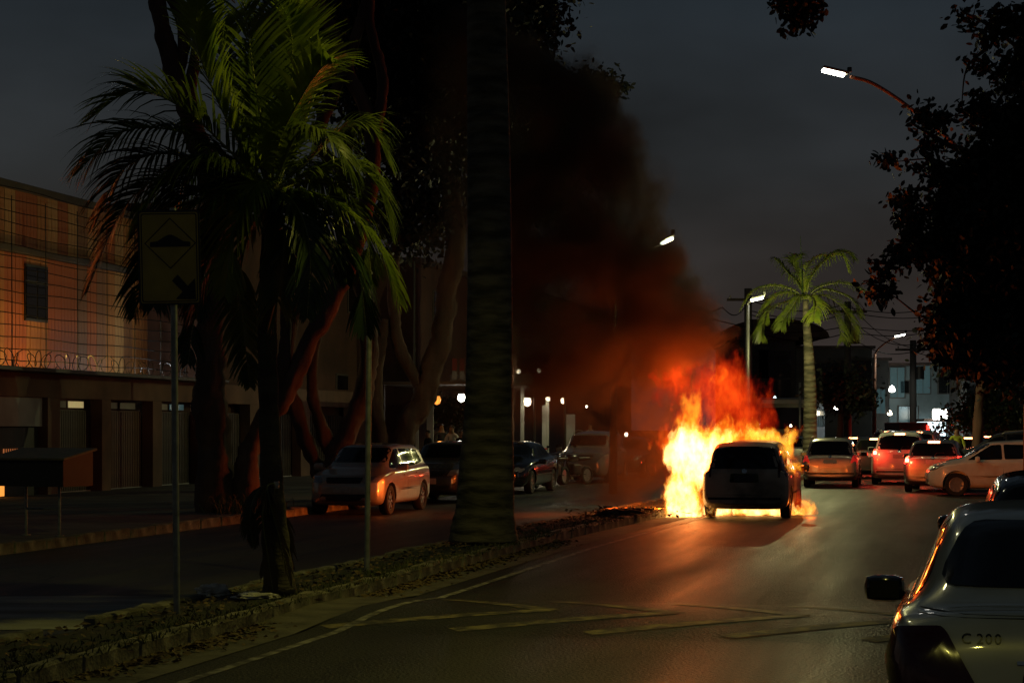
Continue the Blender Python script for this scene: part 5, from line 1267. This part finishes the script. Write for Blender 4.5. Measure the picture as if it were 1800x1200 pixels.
# the next lamps of the same row stand beside and behind the camera
for lab, s_, t_, z_ in (('next street lamp of the row, out of frame above the speed hump', 18.8, -3.1, 7.5), ('street lamp of the row behind the camera', -9.0, -.6, 9.6)):
    hd = rd(s_, t_, z_); bs = rd(s_, 3.2, .1)
    street_lamp(lab, hd, 0, [hd + Vector((.3, 0, 0)), hd + Vector((1.2, -.3, -.1)), hd + Vector((2.4, -.6, -.6)), Vector((bs.x, bs.y, z_ - 1.3))], bs, LN, 370 if s_ > 0 else 520, R(10), aim=R(46) if s_ > 0 else 0)
hd = rd(11, -12.2, 8.8); bs = rd(11, -14.2, .1)
for i, (px, y0, Y, lab) in enumerate(((1315, 507, 87, 'utility pole left of the far palm crown'), (1490, 530, 96, 'dark utility pole hidden in the right fronds of the far palm'), (1605, 598, 104, 'dark utility pole in front of the pale lit house'), (1406, 672, 88, 'thin pale pole beside the far palm trunk'))):
    tp_ = at(px, y0, Y); o = empty('utility_pole', lab, 'pole', (tp_.x, Y, 0), 0, 'utility poles'); r_ = .05 if i == 3 else .17
    MB().tube([(0, 0, 0), (0, 0, tp_.z)], [r_ * 1.2, r_], 8).build('pole', 'steel' if i == 3 else 'wood_pole', o, True)
    if i < 3:
        MB().box((0, 0, tp_.z - .5), (1.9, .1, .12)).build('crossarm', 'wood_pole', o)
        for q in (-.8, 0, .8): MB().lathe([(0, .12), (.05, .08), (.05, 0)], 8, (q, 0, tp_.z - .42)).build('insulator', 'plaster_w', o)
        MB().lathe([(.0, 0), (.26, 0), (.26, -.7), (0, -.7)], 12, (.32, -.1, tp_.z - 1.4)).build('transformer', 'dark_metal', o)
o = empty('lamp_post', 'thin dark lamp post among the fig trees', 'post', on(728, 58, .1)); MB().tube([(0, 0, 0), (0, 0, at(0, 465, 58).z)], [.05, .035], 6).build('pole', 'dark_metal', o)
cabs = [((1315, 545, 87), (1492, 541, 96), (1680, 528, 110)), ((1315, 552, 87), (1492, 549, 96), (1700, 540, 110)), ((1250, 560, 84), (1492, 573, 96), (1720, 560, 112)), ((1315, 527, 87), (1492, 533, 96), (1606, 612, 104)), ((1492, 560, 96), (1606, 606, 104), (1760, 620, 120)), ((1492, 590, 96), (1606, 618, 104), (1780, 628, 120)), ((1315, 580, 87), (1492, 584, 96), (1690, 566, 112)), ((1606, 600, 104), (1660, 598, 108), (1800, 590, 120)), ((1606, 604, 104), (1700, 606, 112), (1800, 602, 120)), ((1315, 532, 87), (1270, 540, 84), (1180, 520, 78))]
for i, cb in enumerate(cabs):
    mb = MB()
    for a, b in zip(cb, cb[1:]):
        a, b = at(*a), at(*b); mb.tube([a.lerp(b, k / 12) + Vector((0, 0, -.45 * math.sin(math.pi * k / 12))) for k in range(13)], .022, 4)
    o = mb.build('overhead_cable', 'cable'); tag(o, 'one of the dark cables sagging between the utility poles', 'cable', 'overhead cables')
# ================================================================== FIRE
class NG:
    def __init__(s, m): s.t = m.node_tree; s.n = s.t.nodes; s.l = s.t.links
    def node(s, ty, **k):
        x = s.n.new(ty)
        for a, b in k.items(): setattr(x, a, b)
        return x
    def sock(s, i, v):
        if hasattr(v, 'is_linked') or isinstance(v, bpy.types.NodeSocket): s.l.new(v, i)
        else: i.default_value = v
    def m(s, op, *a, clamp=False):
        x = s.node('ShaderNodeMath', operation=op, use_clamp=clamp)
        for i, v in enumerate(a): s.sock(x.inputs[i], v)
        return x.outputs[0]
    def v(s, op, *a, out=0):
        x = s.node('ShaderNodeVectorMath', operation=op)
        for i, q in enumerate(a):
            if op == 'SCALE' and i == 1: s.sock(x.inputs['Scale'], q)
            else: s.sock(x.inputs[i], q)
        return x.outputs[out]
    def noise(s, vec, scale, detail=2, rough=.5, lac=2.0, color=False):
        x = s.node('ShaderNodeTexNoise'); s.l.new(vec, x.inputs['Vector']); x.inputs['Scale'].default_value = scale; x.inputs['Detail'].default_value = detail; x.inputs['Roughness'].default_value = rough
        return x.outputs[1 if color else 0]
    def mr(s, v, a, b, c=0.0, d=1.0, smooth=False):
        x = s.node('ShaderNodeMapRange'); x.interpolation_type = 'SMOOTHSTEP' if smooth else 'LINEAR'; s.sock(x.inputs[0], v)
        for i, q in enumerate((a, b, c, d)): s.sock(x.inputs[i + 1], q)
        return x.outputs[0]
FY = 39.6
fo = at(1290, 912, FY); fo.z = 0.0
def fl(px, py): q = at(px, py, FY); return ((px - 1290) * FY / F, q.z)
fm = bpy.data.materials.new('flames'); fm.use_nodes = True; fm.node_tree.nodes.clear(); G = NG(fm)
tcd = G.node('ShaderNodeTexCoord').outputs['Object']
mpn = G.node('ShaderNodeMapping'); mpn.inputs['Scale'].default_value = (1, 1, .55); G.l.new(tcd, mpn.inputs[0]); st = mpn.outputs[0]
w1 = G.v('SUBTRACT', G.noise(st, 1.5, 2, color=True), (.5, .5, .5)); w1 = G.v('MULTIPLY', w1, (1.3, .6, .8))
w2 = G.v('SUBTRACT', G.noise(st, 4.5, 3, .6, color=True), (.5, .5, .5)); w2 = G.v('MULTIPLY', w2, (.62, .4, .95))
w3 = G.v('SUBTRACT', G.noise(st, 14.0, 2, color=True), (.5, .5, .5)); w3 = G.v('MULTIPLY', w3, (.14, .1, .26))
P0 = G.v('ADD', G.v('ADD', G.v('ADD', tcd, w1), w2), w3)
fine = G.noise(G.v('MULTIPLY', P0, (1, 1, .42)), 6.0, 5, .62)
tex = G.mr(G.noise(G.v('MULTIPLY', P0, (1, 1, .5)), 3.4, 4, .6), .36, .62, .28, 1.45, smooth=True)
BL = [  # px, py, rx, rz (px), y offset, ry, strength
    (1218, 800, 46, 72, 0, .55, 16.12), (1194, 868, 28, 60, -.7, .5, 13.64), (1196, 905, 40, 15, -.8, .5, 18.6), (1214, 725, 26, 52, .1, .45, 3.72), (1192, 668, 20, 34, .2, .4, 1.6), (1150, 668, 10, 14, .2, .2, 1.2), (1146, 705, 8, 16, .2, .2, .9), (1240, 675, 26, 30, .6, .5, 1.1), (1262, 668, 14, 22, .3, .3, 2.79),
    (1262, 785, 62, 44, .9, .6, 8.68), (1300, 765, 62, 36, 1.3, .6, 3.1), (1350, 776, 42, 20, .9, .5, 6.2), (1384, 790, 16, 40, .2, .3, 5.58),
    (1402, 822, 20, 16, .1, .25, 5.58), (1290, 696, 56, 62, 1.0, .8, 2.0), (1326, 735, 32, 42, 1.0, .6, 1.7), (1182, 668, 22, 30, .3, .3, .55), (1168, 690, 14, 20, .3, .2, .5), (1170, 772, 16, 26, .1, .25, 2.48),
    (1262, 904, 26, 11, .1, .9, 12.4), (1300, 905, 20, 8, -.2, .7, 8.68), (1335, 904, 26, 12, .2, .9, 12.4), (1372, 903, 22, 11, 0, .8, 11.16), (1400, 904, 18, 9, 0, .5, 9.92), (1414, 896, 12, 22, .1, .3, 8.68), (1215, 850, 30, 50, 1.2, .6, 8.68), (1400, 880, 14, 26, .5, .3, 3.5)]
dens = None; tot = None
for (px, py, rx, rz_, oy, ry, stg) in BL:
    x, z = fl(px, py); k = FY / F
    q = G.v('MULTIPLY', G.v('SUBTRACT', P0, (x, oy, z)), (1 / (rx * k), 1 / ry, 1 / (rz_ * k)))
    L = G.v('LENGTH', q, out=1); gg = G.m('SUBTRACT', 1.0, L)
    gg = G.m('ADD', gg, G.m('MULTIPLY', G.m('SUBTRACT', fine, .5), 1.0 if stg < 3 else 1.25))
    e = G.m('MULTIPLY', G.mr(gg, .0, .42, smooth=True), stg)
    tot = e if tot is None else G.m('MAXIMUM', tot, e)
tot = G.m('MULTIPLY', tot, tex)
# colour follows intensity: red where thin, orange, then yellow-white
col = G.node('ShaderNodeValToRGB'); G.l.new(G.m('DIVIDE', tot, 14.0), col.inputs[0]); c_ = col.color_ramp
c_.elements[0].position = 0; c_.elements[0].color = (1, .025, .004, 1); c_.elements[1].position = .8; c_.elements[1].color = (1, .52, .17, 1)
for p_, cc in ((.04, (1, .026, .004, 1)), (.17, (1, .075, .006, 1)), (.30, (1, .29, .010, 1)), (.52, (1, .47, .03, 1))):
    e_ = c_.elements.new(p_); e_.color = cc
em = G.node('ShaderNodeEmission'); G.l.new(col.outputs[0], em.inputs[0]); G.l.new(G.m('MULTIPLY', tot, .85), em.inputs[1])
ab = G.node('ShaderNodeVolumeAbsorption'); ab.inputs[0].default_value = (.3, .25, .2, 1); G.l.new(G.m('MULTIPLY', G.m('MINIMUM', tot, .5), 3.0), ab.inputs[1])
ad = G.node('ShaderNodeAddShader'); G.l.new(em.outputs[0], ad.inputs[0]); G.l.new(ab.outputs[0], ad.inputs[1])
ou = G.node('ShaderNodeOutputMaterial'); G.l.new(ad.outputs[0], ou.inputs['Volume'])
fd = MB().box((-.05, .35, 1.75), (3.9, 4.2, 3.46)).build('flames', fm); fd.location = fo
tag(fd, 'yellow and white flames with a red fireball around the burning car', 'fire', kind='stuff')
try: fm.cycles.volume_step_rate = .45
except Exception: pass
# the light the flames give off, plus two added spots
FL = (1.0, .14, .014)
def flame_light(px, py, dy, e, rad, col=FL):
    q = at(px, py, FY + dy); light('flame_light', 'POINT', q - fo, e, col, rad, fd)
flame_light(1212, 780, -.1, 190, .35); flame_light(1270, 762, 1.7, 620, .2); flame_light(1195, 662, 1.9, 110, .25, (1, .09, .008)); flame_light(1424, 892, -.1, 12, .03); flame_light(1402, 786, .5, 25, .03)
q = at(1176, 876, FY - .3); light('flame_light', 'SPOT', q - fo, 1400, FL, .1, fd, (R(12), R(70), 0), spot_size=R(70), spot_blend=.9)  # added spot aimed left to strengthen firelight on the opposite road
q = at(1404, 800, FY + .4); light('flame_light', 'SPOT', q - fo, 500, (1, .24, .03), .03, fd, (0, R(-86), R(50)), spot_size=R(38), spot_blend=.8)  # added narrow spot that throws orange light at the car queue

# ================================================================== SMOKE
sm = bpy.data.materials.new('smoke'); sm.use_nodes = True; sm.node_tree.nodes.clear(); G = NG(sm)
tcd = G.node('ShaderNodeTexCoord').outputs['Object']
w1 = G.v('MULTIPLY', G.v('SUBTRACT', G.noise(tcd, .42, 2, color=True), (.5, .5, .5)), (2.6, 2.0, 2.0))
w2 = G.v('MULTIPLY', G.v('SUBTRACT', G.noise(tcd, 1.3, 4, .6, color=True), (.5, .5, .5)), (1.7, 1.3, 1.5))
P1 = G.v('ADD', G.v('ADD', tcd, w1), w2)
sx_ = G.node('ShaderNodeSeparateXYZ'); G.l.new(P1, sx_.inputs[0]); X, Yv, Z = sx_.outputs
cur = G.node('ShaderNodeFloatCurve'); G.l.new(G.m('DIVIDE', Z, 12.0), cur.inputs['Value'])
SYc = 42.0; sxo = 2.0
def sxz(px, py): q = at(px, py, SYc); return q.z / 12, (q.x - sxo + 6) / 12
cm = cur.mapping.curves[0]
pts = [(0.0, (1.2 + 6) / 12)] + sorted([sxz(1230, 800), sxz(1262, 640), sxz(1262, 560), sxz(1242, 480), sxz(1205, 390), sxz(1165, 300), sxz(1120, 215), sxz(1060, 130), sxz(965, 70), sxz(880, 10)]) + [(1.0, .2)]
cm.points[0].location = pts[0]; cm.points[1].location = pts[-1]
for p_ in pts[1:-1]: cm.points.new(*p_)
cur.mapping.update()
xr = G.m('SUBTRACT', G.m('MULTIPLY', cur.outputs[0], 12.0), 6.0)
edge = G.mr(G.m('SUBTRACT', xr, X), 0.0, .5, smooth=True)
# vertical build-up: thin near the ground left of the fire, thick above
hz = G.mr(Z, 1.4, 4.0, .0, 1.0, smooth=True)
near = G.mr(X, -1.5, 1.6, 0.0, .8, smooth=True)
base_ = G.m('ADD', G.m('MULTIPLY', hz, 1.0), G.m('MULTIPLY', near, .42), clamp=True)
side = G.mr(X, -3.9, -1.0, 0.0, 1.0, smooth=True)
thick = G.mr(G.m('ABSOLUTE', Yv), .9, 2.1, 1.0, 0.0, smooth=True)
bil = G.mr(G.noise(P1, .62, 5, .68), .43, .56, .10, 2.0, smooth=True)
d_ = G.m('MULTIPLY', G.m('MULTIPLY', edge, base_), G.m('MULTIPLY', side, G.m('MULTIPLY', thick, bil)))
ps = G.node('ShaderNodeVolumePrincipled'); ps.inputs['Color'].default_value = (.20, .155, .115, 1); ps.inputs['Anisotropy'].default_value = .1
G.l.new(G.m('MULTIPLY', d_, 1.6), ps.inputs['Density'])
ou = G.node('ShaderNodeOutputMaterial'); G.l.new(ps.outputs[0], ou.inputs['Volume'])
sd = MB().box((-.45, 0, 5.9), (7.9, 4.6, 11.6)).build('smoke', sm); sd.location = (sxo, SYc + .9, 0)
tag(sd, 'dark smoke rising left from the fire, glowing red at its foot', 'smoke', kind='stuff')
# keep domain clear of the flames' front: smoke hangs behind and above them
try: sm.cycles.volume_step_rate = .42
except Exception: pass
